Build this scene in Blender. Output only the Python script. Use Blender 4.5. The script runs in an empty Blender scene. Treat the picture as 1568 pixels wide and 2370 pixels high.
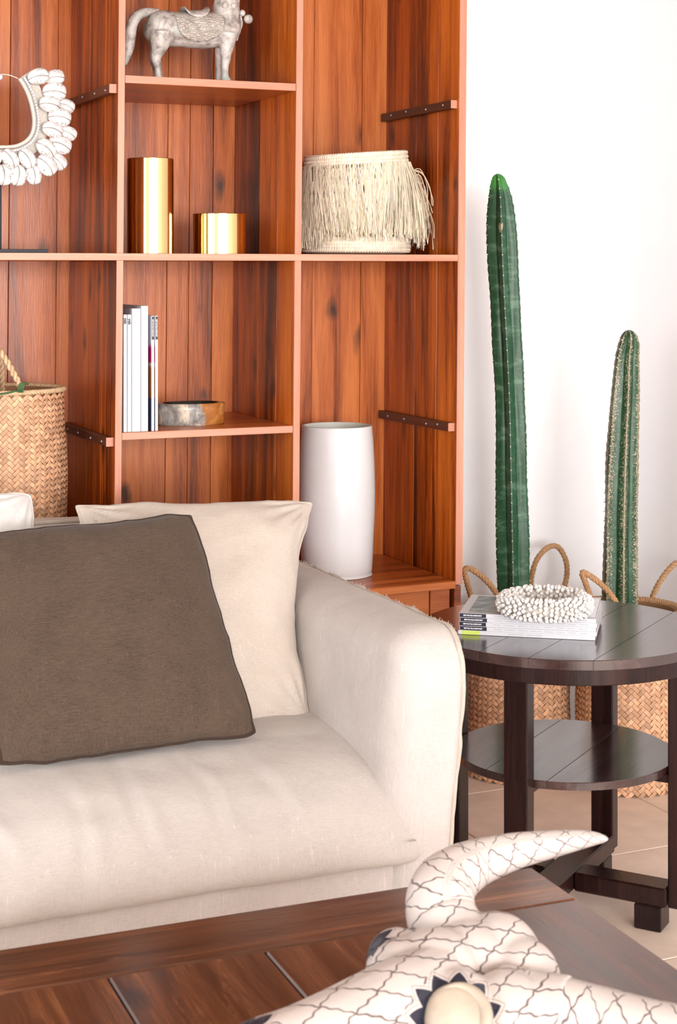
import bpy, bmesh, math, random
from mathutils import Vector, Matrix, noise

random.seed(11)
scene = bpy.context.scene
col = scene.collection
R = math.radians

# ------------------------------------------------------------------ camera
F, CX, HZ, CH = 3800.0, 784.0, 625.0, 1.48      # focal length in px, centre, horizon row, lens height
TH = R(23.9)                                     # the camera looks this far to the right of the bookcase normal
cT, sT = math.cos(TH), math.sin(TH)
cd = bpy.data.cameras.new('camera')
cam = bpy.data.objects.new('camera', cd)
col.objects.link(cam)
cam.location = (0, 0, CH)
cam.rotation_euler = (R(90), 0, -TH)
cd.sensor_fit = 'VERTICAL'
cd.sensor_height = 36
cd.sensor_width = 24
cd.lens = F / 2370 * 36
cd.shift_y = -(1185 - HZ) / 2370
cd.clip_start = .05
cd.dof.use_dof = True
cd.dof.focus_distance = 4.15
cd.dof.aperture_fstop = 9.0
scene.camera = cam

# ------------------------------------------------------------------ light
w = bpy.data.worlds.new('daylight')
scene.world = w
w.use_nodes = True
w.node_tree.nodes['Background'].inputs[0].default_value = (.93, .96, 1, 1)
w.node_tree.nodes['Background'].inputs[1].default_value = 1.0


def area(name, loc, rot, sx, sy, power, color):
    l = bpy.data.lights.new(name, 'AREA')
    l.shape = 'RECTANGLE'
    l.size, l.size_y, l.energy, l.color = sx, sy, power, color
    o = bpy.data.objects.new(name, l)
    col.objects.link(o)
    o.location = loc
    o.rotation_euler = rot
    return o


# daylight entering through the two openings of the room
area('daylight_veranda', (.5, -4.34, 1.62), (R(90), 0, 0), 4.9, 1.8, 600, (1, .983, .985))
area('daylight_side', (-2.52, .9, 1.5), (R(90), 0, R(-90)), 3.0, 1.9, 110, (.95, .97, 1))

scene.view_settings.view_transform = 'Standard'
scene.view_settings.look = 'None'
scene.view_settings.gamma = 1
scene.view_settings.use_curve_mapping = False
scene.view_settings.exposure = .03


# ------------------------------------------------------------------ helpers
def at_Y(px, py, Y):
    u = (px - CX) / F
    Z = Y / (cT - u * sT)
    return Vector((u * Z * cT + Z * sT, Y, CH - (py - HZ) / F * Z))


def at_X(px, py, X):
    u = (px - CX) / F
    Z = X / (u * cT + sT)
    return Vector((X, -u * Z * sT + Z * cT, CH - (py - HZ) / F * Z))


def at_z(px, py, z):
    Z = F * (CH - z) / (py - HZ)
    u = (px - CX) / F
    return Vector((u * Z * cT + Z * sT, -u * Z * sT + Z * cT, z))


def at_d(px, py, Z):
    u = (px - CX) / F
    return Vector((u * Z * cT + Z * sT, -u * Z * sT + Z * cT, CH - (py - HZ) / F * Z))


RIGHT = Vector((cT, -sT, 0))
FWD = Vector((sT, cT, 0))
UP = Vector((0, 0, 1))
WM = {}


def tag(o, label=None, cat=None, group=None, kind=None):
    if label: o['label'] = label
    if cat: o['category'] = cat
    if group: o['group'] = group
    if kind: o['kind'] = kind
    return o


def thing(name, label, cat, loc, rotz=0, group=None):
    o = bpy.data.objects.new(name, None)
    o.empty_display_size = .05
    col.objects.link(o)
    o.location = loc
    o.rotation_euler = (0, 0, rotz)
    WM[o.name] = Matrix.Translation(Vector(loc)) @ Matrix.Rotation(rotz, 4, 'Z')
    return tag(o, label, cat, group)


def link(name, me, mat, parent=None, origin=None):
    """mesh data whose coordinates are local already"""
    o = bpy.data.objects.new(name, me)
    col.objects.link(o)
    if mat is not None and not me.materials:
        me.materials.append(mat)
    if parent is not None:
        o.parent = parent
    if origin is not None:
        o.location = origin
    return o


def catmull(pts, n=8, closed=False):
    P = [Vector(p) for p in pts]
    out = []
    N = len(P)
    rng = N if closed else N - 1
    for i in range(rng):
        if closed:
            a, b, c, d = P[(i - 1) % N], P[i], P[(i + 1) % N], P[(i + 2) % N]
        else:
            a, b, c, d = P[max(i - 1, 0)], P[i], P[i + 1], P[min(i + 2, N - 1)]
        for k in range(n):
            t = k / n
            out.append(.5 * ((2 * b) + (c - a) * t + (2 * a - 5 * b + 4 * c - d) * t * t + (3 * b - a - 3 * c + d) * t ** 3))
    if not closed:
        out.append(P[-1])
    return out


def rounded(p, lo, hi, rr, rx2=None):
    rl = (rr[0], rr[1], rr[2])
    rh = (rx2 or rr[0], rr[1], rr[2])
    q = Vector([min(max(p[a], lo[a] + rl[a]), hi[a] - rh[a]) for a in range(3)])
    rs = [rh[a] if p[a] > q[a] else rl[a] for a in range(3)]
    d = Vector([(p[a] - q[a]) / rs[a] for a in range(3)])
    if d.length > 1e-9:
        m = max(abs(x) for x in d)
        d = d.normalized() * m
        p = Vector([q[a] + d[a] * rs[a] for a in range(3)])
    return p


class MB:
    def __init__(s):
        s.v, s.f, s.c, s.uv = [], [], [], []

    def add(s, vs, fs, c=None, uv=None):
        b = len(s.v)
        s.v += [Vector(p) for p in vs]
        s.f += [tuple(i + b for i in q) for q in fs]
        if c is not None:
            s.c += [c] * len(vs) if not isinstance(c, list) else c
        if uv is not None:
            s.uv += uv

    def box(s, lo, hi, bev=.0, M=None, c=None):
        lo, hi = Vector(lo), Vector(hi)
        if bev <= 0:
            vs = [Vector((x, y, z)) for x in (lo.x, hi.x) for y in (lo.y, hi.y) for z in (lo.z, hi.z)]
            fs = [(0, 1, 3, 2), (4, 6, 7, 5), (0, 4, 5, 1), (2, 3, 7, 6), (0, 2, 6, 4), (1, 5, 7, 3)]
        else:
            vs = []
            for x in (0, 1):
                for y in (0, 1):
                    for z in (0, 1):
                        X, Y, Z = (lo.x, hi.x)[x], (lo.y, hi.y)[y], (lo.z, hi.z)[z]
                        ix, iy, iz = (bev, -bev)[x], (bev, -bev)[y], (bev, -bev)[z]
                        vs += [Vector((X, Y + iy, Z + iz)), Vector((X + ix, Y, Z + iz)), Vector((X + ix, Y + iy, Z))]
            I = lambda x, y, z, a: ((x * 2 + y) * 2 + z) * 3 + a
            fs = [(I(0, 0, 0, 0), I(0, 0, 1, 0), I(0, 1, 1, 0), I(0, 1, 0, 0)), (I(1, 0, 0, 0), I(1, 1, 0, 0), I(1, 1, 1, 0), I(1, 0, 1, 0)),
                  (I(0, 0, 0, 1), I(1, 0, 0, 1), I(1, 0, 1, 1), I(0, 0, 1, 1)), (I(0, 1, 0, 1), I(0, 1, 1, 1), I(1, 1, 1, 1), I(1, 1, 0, 1)),
                  (I(0, 0, 0, 2), I(0, 1, 0, 2), I(1, 1, 0, 2), I(1, 0, 0, 2)), (I(0, 0, 1, 2), I(1, 0, 1, 2), I(1, 1, 1, 2), I(0, 1, 1, 2))]
            for z in (0, 1):
                for y in (0, 1):
                    fs.append((I(0, y, z, 1), I(1, y, z, 1), I(1, y, z, 2), I(0, y, z, 2)))
            for z in (0, 1):
                for x in (0, 1):
                    fs.append((I(x, 0, z, 0), I(x, 1, z, 0), I(x, 1, z, 2), I(x, 0, z, 2)))
            for x in (0, 1):
                for y in (0, 1):
                    fs.append((I(x, y, 0, 0), I(x, y, 1, 0), I(x, y, 1, 1), I(x, y, 0, 1)))
            for x in (0, 1):
                for y in (0, 1):
                    for z in (0, 1):
                        fs.append((I(x, y, z, 0), I(x, y, z, 1), I(x, y, z, 2)))
        if M is not None:
            vs = [M @ v for v in vs]
        s.add(vs, fs, c)
        return s

    def tube(s, path, rad, n=8, closed=False, caps=True, flat=None, c=None, uv=False):
        P = [Vector(p) for p in path]
        N = len(P)
        rr = rad if isinstance(rad, (list, tuple)) else [rad] * N
        vs, fs, uvs = [], [], []
        up = None
        for i in range(N):
            if closed:
                t = P[(i + 1) % N] - P[i - 1]
            else:
                t = P[min(i + 1, N - 1)] - P[max(i - 1, 0)]
            if t.length < 1e-9: t = Vector((0, 0, 1))
            t.normalize()
            if up is None:
                up = Vector((0, 0, 1)) if abs(t.z) < .9 else Vector((1, 0, 0))
            a = (up - t * up.dot(t))
            if a.length < 1e-6: a = t.orthogonal()
            a.normalize()
            up = a
            b = t.cross(a)
            for k in range(n):
                an = 2 * math.pi * k / n
                vs.append(P[i] + (a * math.cos(an) * (flat or 1) + b * math.sin(an)) * rr[i])
                uvs.append((k / n, i / max(N - 1, 1)))
        M = N if closed else N - 1
        for i in range(M):
            j = (i + 1) % N
            for k in range(n):
                l = (k + 1) % n
                fs.append((i * n + k, i * n + l, j * n + l, j * n + k))
        if caps and not closed:
            fs.append(tuple(reversed(range(n))))
            fs.append(tuple((N - 1) * n + k for k in range(n)))
        s.add(vs, fs, c, uvs if uv else None)
        return s

    def lathe(s, prof, n=48, center=(0, 0, 0), sy=1.0, rot=0, fn=None, c=None):
        C = Vector(center)
        vs, fs = [], []
        for r, z in prof:
            for k in range(n):
                an = 2 * math.pi * k / n + rot
                p = Vector((r * math.cos(an), r * math.sin(an) * sy, z))
                if fn: p = fn(p, an)
                vs.append(C + p)
        for i in range(len(prof) - 1):
            for k in range(n):
                l = (k + 1) % n
                fs.append((i * n + k, i * n + l, (i + 1) * n + l, (i + 1) * n + k))
        s.add(vs, fs, c)
        return s

    def grid(s, fn, nu, nv, wrap=False, c=None, flip=False):
        vs = [fn(i / (nu if wrap else nu - 1), j / (nv - 1)) for i in range(nu) for j in range(nv)]
        fs = []
        for i in range(nu if wrap else nu - 1):
            a = (i + 1) % nu
            for j in range(nv - 1):
                q = (i * nv + j, a * nv + j, a * nv + j + 1, i * nv + j + 1)
                fs.append(q[::-1] if flip else q)
        s.add(vs, fs, c)
        return s

    def ball(s, p, r, n=8, m=6, sc=(1, 1, 1), M=None, c=None):
        p = Vector(p)
        vs, fs = [], []
        for j in range(m + 1):
            th = math.pi * j / m
            for k in range(n):
                an = 2 * math.pi * k / n
                q = Vector((math.sin(th) * math.cos(an) * sc[0], math.sin(th) * math.sin(an) * sc[1], math.cos(th) * sc[2])) * r
                if M is not None: q = M @ q
                vs.append(p + q)
        for j in range(m):
            for k in range(n):
                l = (k + 1) % n
                fs.append((j * n + k, (j + 1) * n + k, (j + 1) * n + l, j * n + l))
        s.add(vs, fs, c)
        return s

    def rbox(s, lo, hi, r, n=14, warp=None, rx2=None):
        """box with round edges, n cells along each side"""
        lo, hi = Vector(lo), Vector(hi)
        nn = n if isinstance(n, (tuple, list)) else (n, n, n)
        rr = Vector((r, r, r)) if not isinstance(r, (tuple, list)) else Vector(r)
        key, vs, fs = {}, [], []

        def vert(i, j, k):
            if (i, j, k) in key: return key[(i, j, k)]
            p = Vector((lo.x + (hi.x - lo.x) * i / nn[0], lo.y + (hi.y - lo.y) * j / nn[1], lo.z + (hi.z - lo.z) * k / nn[2]))
            p = rounded(p, lo, hi, rr, rx2)
            if warp: p = warp(p)
            key[(i, j, k)] = len(vs)
            vs.append(p)
            return key[(i, j, k)]
        A, B, C = nn
        for i in range(A):
            for j in range(B):
                fs.append((vert(i, j, 0), vert(i, j + 1, 0), vert(i + 1, j + 1, 0), vert(i + 1, j, 0)))
                fs.append((vert(i, j, C), vert(i + 1, j, C), vert(i + 1, j + 1, C), vert(i, j + 1, C)))
        for i in range(A):
            for k in range(C):
                fs.append((vert(i, 0, k), vert(i + 1, 0, k), vert(i + 1, 0, k + 1), vert(i, 0, k + 1)))
                fs.append((vert(i, B, k), vert(i, B, k + 1), vert(i + 1, B, k + 1), vert(i + 1, B, k)))
        for j in range(B):
            for k in range(C):
                fs.append((vert(0, j, k), vert(0, j, k + 1), vert(0, j + 1, k + 1), vert(0, j + 1, k)))
                fs.append((vert(A, j, k), vert(A, j + 1, k), vert(A, j + 1, k + 1), vert(A, j, k + 1)))
        s.add(vs, fs)
        return s

    def prism(s, poly, z0, z1, bev=0):
        """polygon (list of xy) extruded in z with a chamfer on the top edge"""
        n = len(poly)
        cx = sum(p[0] for p in poly) / n
        cy = sum(p[1] for p in poly) / n
        rings = [(0, z0), (0, z1 - bev)] + ([(bev, z1)] if bev > 0 else [])
        vs = []
        for ins, z in rings:
            for x, y in poly:
                d = math.hypot(x - cx, y - cy) or 1
                vs.append(Vector((x - (x - cx) / d * ins, y - (y - cy) / d * ins, z)))
        fs = [tuple(reversed(range(n)))]
        for a in range(len(rings) - 1):
            for k in range(n):
                l = (k + 1) % n
                fs.append((a * n + k, a * n + l, (a + 1) * n + l, (a + 1) * n + k))
        fs.append(tuple((len(rings) - 1) * n + k for k in range(n)))
        s.add(vs, fs)
        return s

    def map(s, fn):
        s.v = [fn(v) for v in s.v]
        return s

    def mesh(s, name, inv=None, smooth=False, ang=None):
        me = bpy.data.meshes.new(name)
        vs = [inv @ v for v in s.v] if inv is not None else s.v
        me.from_pydata([tuple(v) for v in vs], [], s.f)
        if s.c and len(s.c) == len(s.v):
            ca = me.color_attributes.new('Col', 'FLOAT_COLOR', 'POINT')
            ca.data.foreach_set('color', [x for c in s.c for x in (c[0], c[1], c[2], 1)])
        if s.uv and len(s.uv) == len(s.v):
            at = me.attributes.new('par', 'FLOAT2', 'POINT')
            at.data.foreach_set('vector', [x for c in s.uv for x in c])
        me.update()
        bm = bmesh.new()
        bm.from_mesh(me)
        bmesh.ops.recalc_face_normals(bm, faces=bm.faces)
        bm.to_mesh(me)
        bm.free()
        if smooth:
            me.polygons.foreach_set('use_smooth', [True] * len(me.polygons))
            if ang: me.set_sharp_from_angle(angle=R(ang))
        return me

    def build(s, name, mat, parent=None, origin=None, smooth=False, ang=None, root=None):
        """world coordinates in; parent may be a thing or a part of it (root = the thing then)"""
        if parent is not None:
            key = (root or parent)
            inv = WM[key.name].inverted()
            return link(name, s.mesh(name, inv, smooth, ang), mat, parent)
        org = Vector(origin) if origin is not None else Vector((0, 0, 0))
        o = link(name, s.mesh(name, Matrix.Translation(-org), smooth, ang), mat, None, org)
        WM[o.name] = Matrix.Translation(org)
        return o


def remeshed(mb, voxel, smooth_it=6, factor=.5):
    """union of overlapping closed shapes as one continuous skin"""
    me = mb.mesh('tmp')
    o = bpy.data.objects.new('tmp', me)
    col.objects.link(o)
    m = o.modifiers.new('r', 'REMESH')
    m.mode = 'VOXEL'
    m.voxel_size = voxel
    m.use_smooth_shade = True
    k = o.modifiers.new('s', 'SMOOTH')
    k.factor = factor
    k.iterations = smooth_it
    bpy.context.view_layer.update()
    dg = bpy.context.evaluated_depsgraph_get()
    ev = o.evaluated_get(dg)
    out = bpy.data.meshes.new_from_object(ev)
    bpy.data.objects.remove(o)
    bpy.data.meshes.remove(me)
    res = MB()
    res.v = [v.co.copy() for v in out.vertices]
    res.f = [tuple(p.vertices) for p in out.polygons]
    bpy.data.meshes.remove(out)
    return res


def fbm(p, s, o=3):
    return noise.fractal(Vector(p) * s, 1.0, 2.0, o)


# ------------------------------------------------------------------ materials
def newmat(name):
    m = bpy.data.materials.new(name)
    m.use_nodes = True
    nt = m.node_tree
    return m, nt, nt.nodes['Principled BSDF']


def nd(nt, t, ins=None, **props):
    n = nt.nodes.new(t)
    for k, v in props.items(): setattr(n, k, v)
    for k, v in (ins or {}).items():
        sk = n.inputs[k]
        if isinstance(v, bpy.types.NodeSocket): nt.links.new(v, sk)
        else: sk.default_value = v
    return n


def mt(nt, op, a, b=None, c=None, clamp=False):
    n = nt.nodes.new('ShaderNodeMath')
    n.operation = op
    n.use_clamp = clamp
    for i, v in enumerate((a, b, c)):
        if v is None: continue
        if isinstance(v, bpy.types.NodeSocket): nt.links.new(v, n.inputs[i])
        else: n.inputs[i].default_value = v
    return n.outputs[0]


def mixc(nt, fac, a, b, blend='MIX'):
    n = nt.nodes.new('ShaderNodeMix')
    n.data_type = 'RGBA'
    n.blend_type = blend
    for i, v in ((0, fac), (6, a), (7, b)):
        if isinstance(v, bpy.types.NodeSocket): nt.links.new(v, n.inputs[i])
        else: n.inputs[i].default_value = v if i == 0 else (*v[:3], 1)
    return n.outputs[2]


def ramp(nt, fac, stops):
    n = nt.nodes.new('ShaderNodeValToRGB')
    nt.links.new(fac, n.inputs[0])
    e = n.color_ramp.elements
    while len(e) < len(stops): e.new(.5)
    for el, (p, c) in zip(e, stops):
        el.position = p
        el.color = (*c, 1) if len(c) == 3 else c
    return n.outputs[0]


def srgb(r, g, b):
    f = lambda x: (x / 255 / 12.92) if x <= 10 else ((x / 255 + .055) / 1.055) ** 2.4
    return (f(r), f(g), f(b))


def stretch(nt, vec, along, across, axis):
    sc = [across] * 3
    sc['XYZ'.index(axis)] = along
    n = nd(nt, 'ShaderNodeVectorMath', {0: vec, 1: tuple(sc)}, operation='MULTIPLY')
    return n.outputs[0]


def rand_coords(nt, amount=40):
    tc = nd(nt, 'ShaderNodeTexCoord')
    oi = nd(nt, 'ShaderNodeObjectInfo')
    r = oi.outputs['Random']
    cb = nd(nt, 'ShaderNodeCombineXYZ', {0: mt(nt, 'MULTIPLY', r, amount), 1: mt(nt, 'MULTIPLY', r, amount * 1.7), 2: mt(nt, 'MULTIPLY', r, amount * .61)})
    v = nd(nt, 'ShaderNodeVectorMath', {0: tc.outputs['Object'], 1: cb.outputs[0]}, operation='ADD')
    return v.outputs[0], r


def wood(name, stops, axis='Z', rough=.34, knots=True, vary=.25, bump=.12, across=1.0, spec=.5, wear=None, coat=0):
    m, nt, b = newmat(name)
    v, r = rand_coords(nt)
    n1 = nd(nt, 'ShaderNodeTexNoise', {'Vector': stretch(nt, v, 1.1, 26 * across, axis), 'Scale': 1, 'Detail': 7, 'Roughness': .62, 'Distortion': .7}).outputs[0]
    n2 = nd(nt, 'ShaderNodeTexNoise', {'Vector': stretch(nt, v, .55, 6 * across, axis), 'Scale': 1, 'Detail': 4, 'Roughness': .55, 'Distortion': 1.2}).outputs[0]
    n3 = nd(nt, 'ShaderNodeTexNoise', {'Vector': stretch(nt, v, 14, 420, axis), 'Scale': 1, 'Detail': 2}).outputs[0]
    f = mt(nt, 'ADD', mt(nt, 'MULTIPLY', n1, .62), mt(nt, 'MULTIPLY', n2, .5))
    f = mt(nt, 'ADD', f, mt(nt, 'MULTIPLY', mt(nt, 'SUBTRACT', n3, .5), .22))
    f = mt(nt, 'ADD', f, mt(nt, 'MULTIPLY', mt(nt, 'SUBTRACT', r, .5), vary))
    c = ramp(nt, f, stops)
    if knots:
        dv = nd(nt, 'ShaderNodeTexNoise', {'Vector': stretch(nt, v, 9, 14, axis), 'Scale': 1, 'Detail': 3}).outputs['Color']
        kv = nd(nt, 'ShaderNodeVectorMath', {0: stretch(nt, v, 4.2, 10.0, axis), 1: nd(nt, 'ShaderNodeVectorMath', {0: dv, 1: (.45, .45, .45)}, operation='MULTIPLY').outputs[0]}, operation='ADD').outputs[0]
        vo = nd(nt, 'ShaderNodeTexVoronoi', {'Vector': kv, 'Scale': 1.0, 'Randomness': 1.0})
        k = nd(nt, 'ShaderNodeMapRange', {'Value': vo.outputs['Distance'], 'From Min': .07, 'From Max': .25, 'To Min': .85, 'To Max': 0}).outputs[0]
        sel = mt(nt, 'GREATER_THAN', nd(nt, 'ShaderNodeSeparateColor', {0: vo.outputs['Color']}).outputs[0], .4)
        c = mixc(nt, mt(nt, 'MULTIPLY', k, sel), c, tuple(x * .22 for x in stops[0][1]))
    if wear:
        wn = nd(nt, 'ShaderNodeTexNoise', {'Vector': stretch(nt, v, 3, 14, axis), 'Scale': 1, 'Detail': 6, 'Roughness': .7}).outputs[0]
        wf = nd(nt, 'ShaderNodeMapRange', {'Value': wn, 'From Min': .6, 'From Max': .74}).outputs[0]
        c = mixc(nt, mt(nt, 'MULTIPLY', wf, .5), c, wear)
    nt.links.new(c, b.inputs['Base Color'])
    rg = mt(nt, 'ADD', mt(nt, 'MULTIPLY', n1, .22), rough - .11)
    nt.links.new(rg, b.inputs['Roughness'])
    b.inputs['Specular IOR Level'].default_value = spec
    b.inputs['Coat Weight'].default_value = coat
    b.inputs['Coat Roughness'].default_value = .16
    bp = nd(nt, 'ShaderNodeBump', {'Strength': bump, 'Distance': .004, 'Height': mt(nt, 'ADD', n1, mt(nt, 'MULTIPLY', n3, .6))})
    nt.links.new(bp.outputs[0], b.inputs['Normal'])
    return m


def plain(name, c, rough=.5, metal=0, bump=0, bscale=60, var=0, vscale=8, spec=.5, attr=False):
    m, nt, b = newmat(name)
    b.inputs['Base Color'].default_value = (*c, 1)
    b.inputs['Roughness'].default_value = rough
    b.inputs['Metallic'].default_value = metal
    b.inputs['Specular IOR Level'].default_value = spec
    src = None
    tc = nd(nt, 'ShaderNodeTexCoord')
    if var:
        n = nd(nt, 'ShaderNodeTexNoise', {'Vector': tc.outputs['Object'], 'Scale': vscale, 'Detail': 5, 'Roughness': .6}).outputs[0]
        src = ramp(nt, n, [(.3, tuple(x * (1 - var) for x in c)), (.7, tuple(min(1, x * (1 + var)) for x in c))])
    if attr:
        a = nd(nt, 'ShaderNodeAttribute', attribute_name='Col').outputs['Color']
        src = mixc(nt, 1.0, a, src if src is not None else (*c,), 'MULTIPLY')
    if src is not None: nt.links.new(src, b.inputs['Base Color'])
    if bump:
        n = nd(nt, 'ShaderNodeTexNoise', {'Vector': tc.outputs['Object'], 'Scale': bscale, 'Detail': 6, 'Roughness': .65}).outputs[0]
        bp = nd(nt, 'ShaderNodeBump', {'Strength': bump, 'Distance': .004, 'Height': n})
        nt.links.new(bp.outputs[0], b.inputs['Normal'])
    return m


def linen(name, c, contrast=.1, slub=.5, bump=.25):
    m, nt, b = newmat(name)
    tc = nd(nt, 'ShaderNodeTexCoord').outputs['Object']
    wv = nd(nt, 'ShaderNodeTexNoise', {'Vector': stretch(nt, tc, 45, 620, 'Z'), 'Scale': 1, 'Detail': 2}).outputs[0]
    wh = nd(nt, 'ShaderNodeTexNoise', {'Vector': stretch(nt, tc, 45, 620, 'X'), 'Scale': 1, 'Detail': 2}).outputs[0]
    big = nd(nt, 'ShaderNodeTexNoise', {'Vector': tc, 'Scale': 9, 'Detail': 5, 'Roughness': .6}).outputs[0]
    f = mt(nt, 'ADD', mt(nt, 'MULTIPLY', wv, .5), mt(nt, 'MULTIPLY', wh, .5))
    f2 = mt(nt, 'ADD', mt(nt, 'MULTIPLY', f, .75), mt(nt, 'MULTIPLY', big, .25))
    cc = ramp(nt, f2, [(.33, tuple(x * (1 - contrast * 1.6) for x in c)), (.5, c), (.68, tuple(min(1, x * (1 + contrast)) for x in c))])
    sl = nd(nt, 'ShaderNodeTexNoise', {'Vector': stretch(nt, tc, 9, 160, 'Z'), 'Scale': 1, 'Detail': 1}).outputs[0]
    s2 = nd(nt, 'ShaderNodeMapRange', {'Value': sl, 'From Min': .66, 'From Max': .78, 'To Max': slub}).outputs[0]
    cc = mixc(nt, s2, cc, tuple(min(1, x * 1.25 + .02) for x in c))
    nt.links.new(cc, b.inputs['Base Color'])
    b.inputs['Roughness'].default_value = .92
    b.inputs['Specular IOR Level'].default_value = .15
    b.inputs['Sheen Weight'].default_value = .12
    bp = nd(nt, 'ShaderNodeBump', {'Strength': bump, 'Distance': .0015, 'Height': f})
    bp2 = nd(nt, 'ShaderNodeBump', {'Strength': .25, 'Distance': .02, 'Height': big, 'Normal': bp.outputs[0]})
    nt.links.new(bp2.outputs[0], b.inputs['Normal'])
    return m


TEAK = [(.34, (.030, .005, .001)), (.44, (.16, .026, .002)), (.54, (.42, .082, .006)), (.70, (.66, .175, .022))]
TEAK2 = [(.34, (.050, .010, .002)), (.44, (.23, .048, .006)), (.54, (.42, .100, .017)), (.70, (.62, .190, .046))]
M = {}
M['teak_v'] = wood('teak_boards', TEAK, 'Z', .30, vary=.20, spec=.4)
M['teak_back'] = wood('teak_back_boards', TEAK2, 'Z', .30, vary=.20, spec=.4)
M['teak_h'] = wood('teak_shelf', TEAK2, 'X', .32, vary=.1, knots=False)
M['teak_lit'] = wood('teak_lit_edge', [(.3, (.34, .115, .06)), (.5, (.50, .20, .12)), (.75, (.63, .30, .20))], 'Z', .4, vary=.1, knots=False)  # paler pink teak: light on the front edges, put into the colour
M['teak_lit_h'] = wood('teak_lit_edge_flat', [(.3, (.36, .115, .06)), (.5, (.51, .20, .12)), (.75, (.64, .30, .20))], 'X', .4, vary=.1, knots=False)  # same painted-in light for the shelf fronts
M['cleat'] = wood('dark_cleat', [(.3, (.035, .010, .005)), (.55, (.085, .026, .013)), (.75, (.14, .05, .028))], 'Y', .4, knots=False)
M['ebony'] = wood('dark_stained_wood', [(.3, (.004, .0015, .0015)), (.5, (.013, .0045, .004)), (.75, (.035, .012, .010))], 'Z', .24, knots=False, vary=.1, spec=.28)
M['ebony_y'] = wood('dark_stained_planks', [(.3, (.008, .003, .003)), (.5, (.026, .010, .009)), (.75, (.07, .03, .027))], 'Y', .22, knots=False, vary=.1, spec=.7, bump=.05, coat=.7)
M['coffee_x'] = wood('walnut_plank_cross', [(.3, (.020, .006, .002)), (.47, (.075, .022, .007)), (.6, (.16, .052, .017)), (.8, (.40, .16, .065))], 'X', .24, vary=.06, wear=(.5, .2, .1), spec=.6, coat=.25)
M['coffee_y'] = wood('walnut_plank', [(.3, (.020, .006, .002)), (.47, (.075, .022, .007)), (.6, (.16, .052, .017)), (.8, (.40, .16, .065))], 'Y', .24, vary=.06, wear=(.45, .18, .09), spec=.6, coat=.25)
M['linen'] = linen('cream_linen', (.545, .495, .468))
M['linen_seat'] = linen('cream_linen_seat', (.53, .485, .455))
M['linen_cush'] = linen('oatmeal_linen', (.545, .475, .415))
M['linen_white'] = linen('white_linen', (.66, .64, .62), .05)
M['linen_brown'] = linen('brown_linen', (.082, .056, .040), .3, .4)
M['linen_seam'] = linen('brown_piping', (.045, .028, .02), .2, .1)
M['linen_flange'] = linen('cream_flange', (.52, .455, .39))
M['wall'] = plain('white_plaster', (.93, .93, .945), .7, bump=.04, bscale=30, var=.012, vscale=3)
M['ceil'] = plain('ceiling_boards', (.42, .36, .30), .8, var=.05)
M['clay'] = plain('grey_plaster', (.40, .37, .35), .8, var=.03)
M['grout'] = plain('tile_grout', (.50, .39, .32), .9, var=.08)
M['tile'] = plain('sandstone_tile', (.80, .645, .535), .5, bump=.12, bscale=40, var=.1, vscale=9)
M['glaze'] = plain('white_ceramic', (.69, .695, .71), .25, bump=.14, bscale=24, var=.03)
M['glaze_in'] = plain('ceramic_inside', (.62, .66, .60), .5, var=.05)
M['brass'] = plain('polished_brass', (.82, .62, .29), .13, 1, var=.05, vscale=2)
M['iron'] = plain('black_iron', (.02, .02, .024), .45, .4, bump=.1)
M['paper'] = plain('white_paper', (.60, .60, .63), .45, var=.015)
M['paper2'] = plain('page_block', (.62, .60, .60), .7, bump=.2, bscale=300)
M['label'] = plain('navy_spine_label', (.018, .016, .035), .4, var=.1)
M['labelw'] = plain('label_lettering', (.85, .85, .88), .5, var=.02)
M['ink'] = plain('black_ink', (.02, .02, .02), .5, var=.1)
M['inkgrey'] = plain('grey_ink', (.42, .42, .45), .6, var=.05)
M['lime'] = plain('lime_label', (.55, .66, .12), .5, var=.05)
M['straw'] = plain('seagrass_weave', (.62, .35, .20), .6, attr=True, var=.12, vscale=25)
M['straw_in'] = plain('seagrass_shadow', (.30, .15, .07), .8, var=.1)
M['rope'] = plain('seagrass_rope', (.46, .26, .125), .75, bump=.5, bscale=220, var=.25, vscale=90)
M['rope_pale'] = plain('pale_rope', (.66, .46, .27), .75, bump=.5, bscale=220, var=.2, vscale=90)
M['green_string'] = plain('green_twine', (.05, .12, .04), .6, bump=.3, bscale=200, var=.2)
M['raffia'] = plain('raffia', (.78, .695, .56), .65, attr=True, var=.08, vscale=40)
M['raffia_in'] = plain('raffia_body', (.55, .42, .26), .8, bump=.6, bscale=200, var=.2, vscale=120)
M['soil'] = plain('dark_soil', (.05, .032, .02), .95, bump=1, bscale=90, var=.3, vscale=80)
M['cord'] = plain('cotton_cord', (.64, .60, .54), .8, bump=.4, bscale=260, var=.06, vscale=80)
M['net'] = plain('cotton_net', (.66, .62, .55), .85, bump=.8, bscale=320, var=.15, vscale=160)
M['bead'] = plain('white_bead', (.68, .68, .70), .3, var=.02)
M['nassa'] = plain('ivory_shell_bead', (.72, .695, .67), .32, var=.05, vscale=60)
M['bone'] = plain('bone_dome', (.43, .36, .285), .45, bump=.15, bscale=40, var=.14, vscale=22)
M['areole'] = plain('cactus_areole', (.66, .60, .48), .8, var=.2, vscale=100)
M['window'] = plain('window_frame_white', (.8, .8, .79), .5, var=.02)


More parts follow.
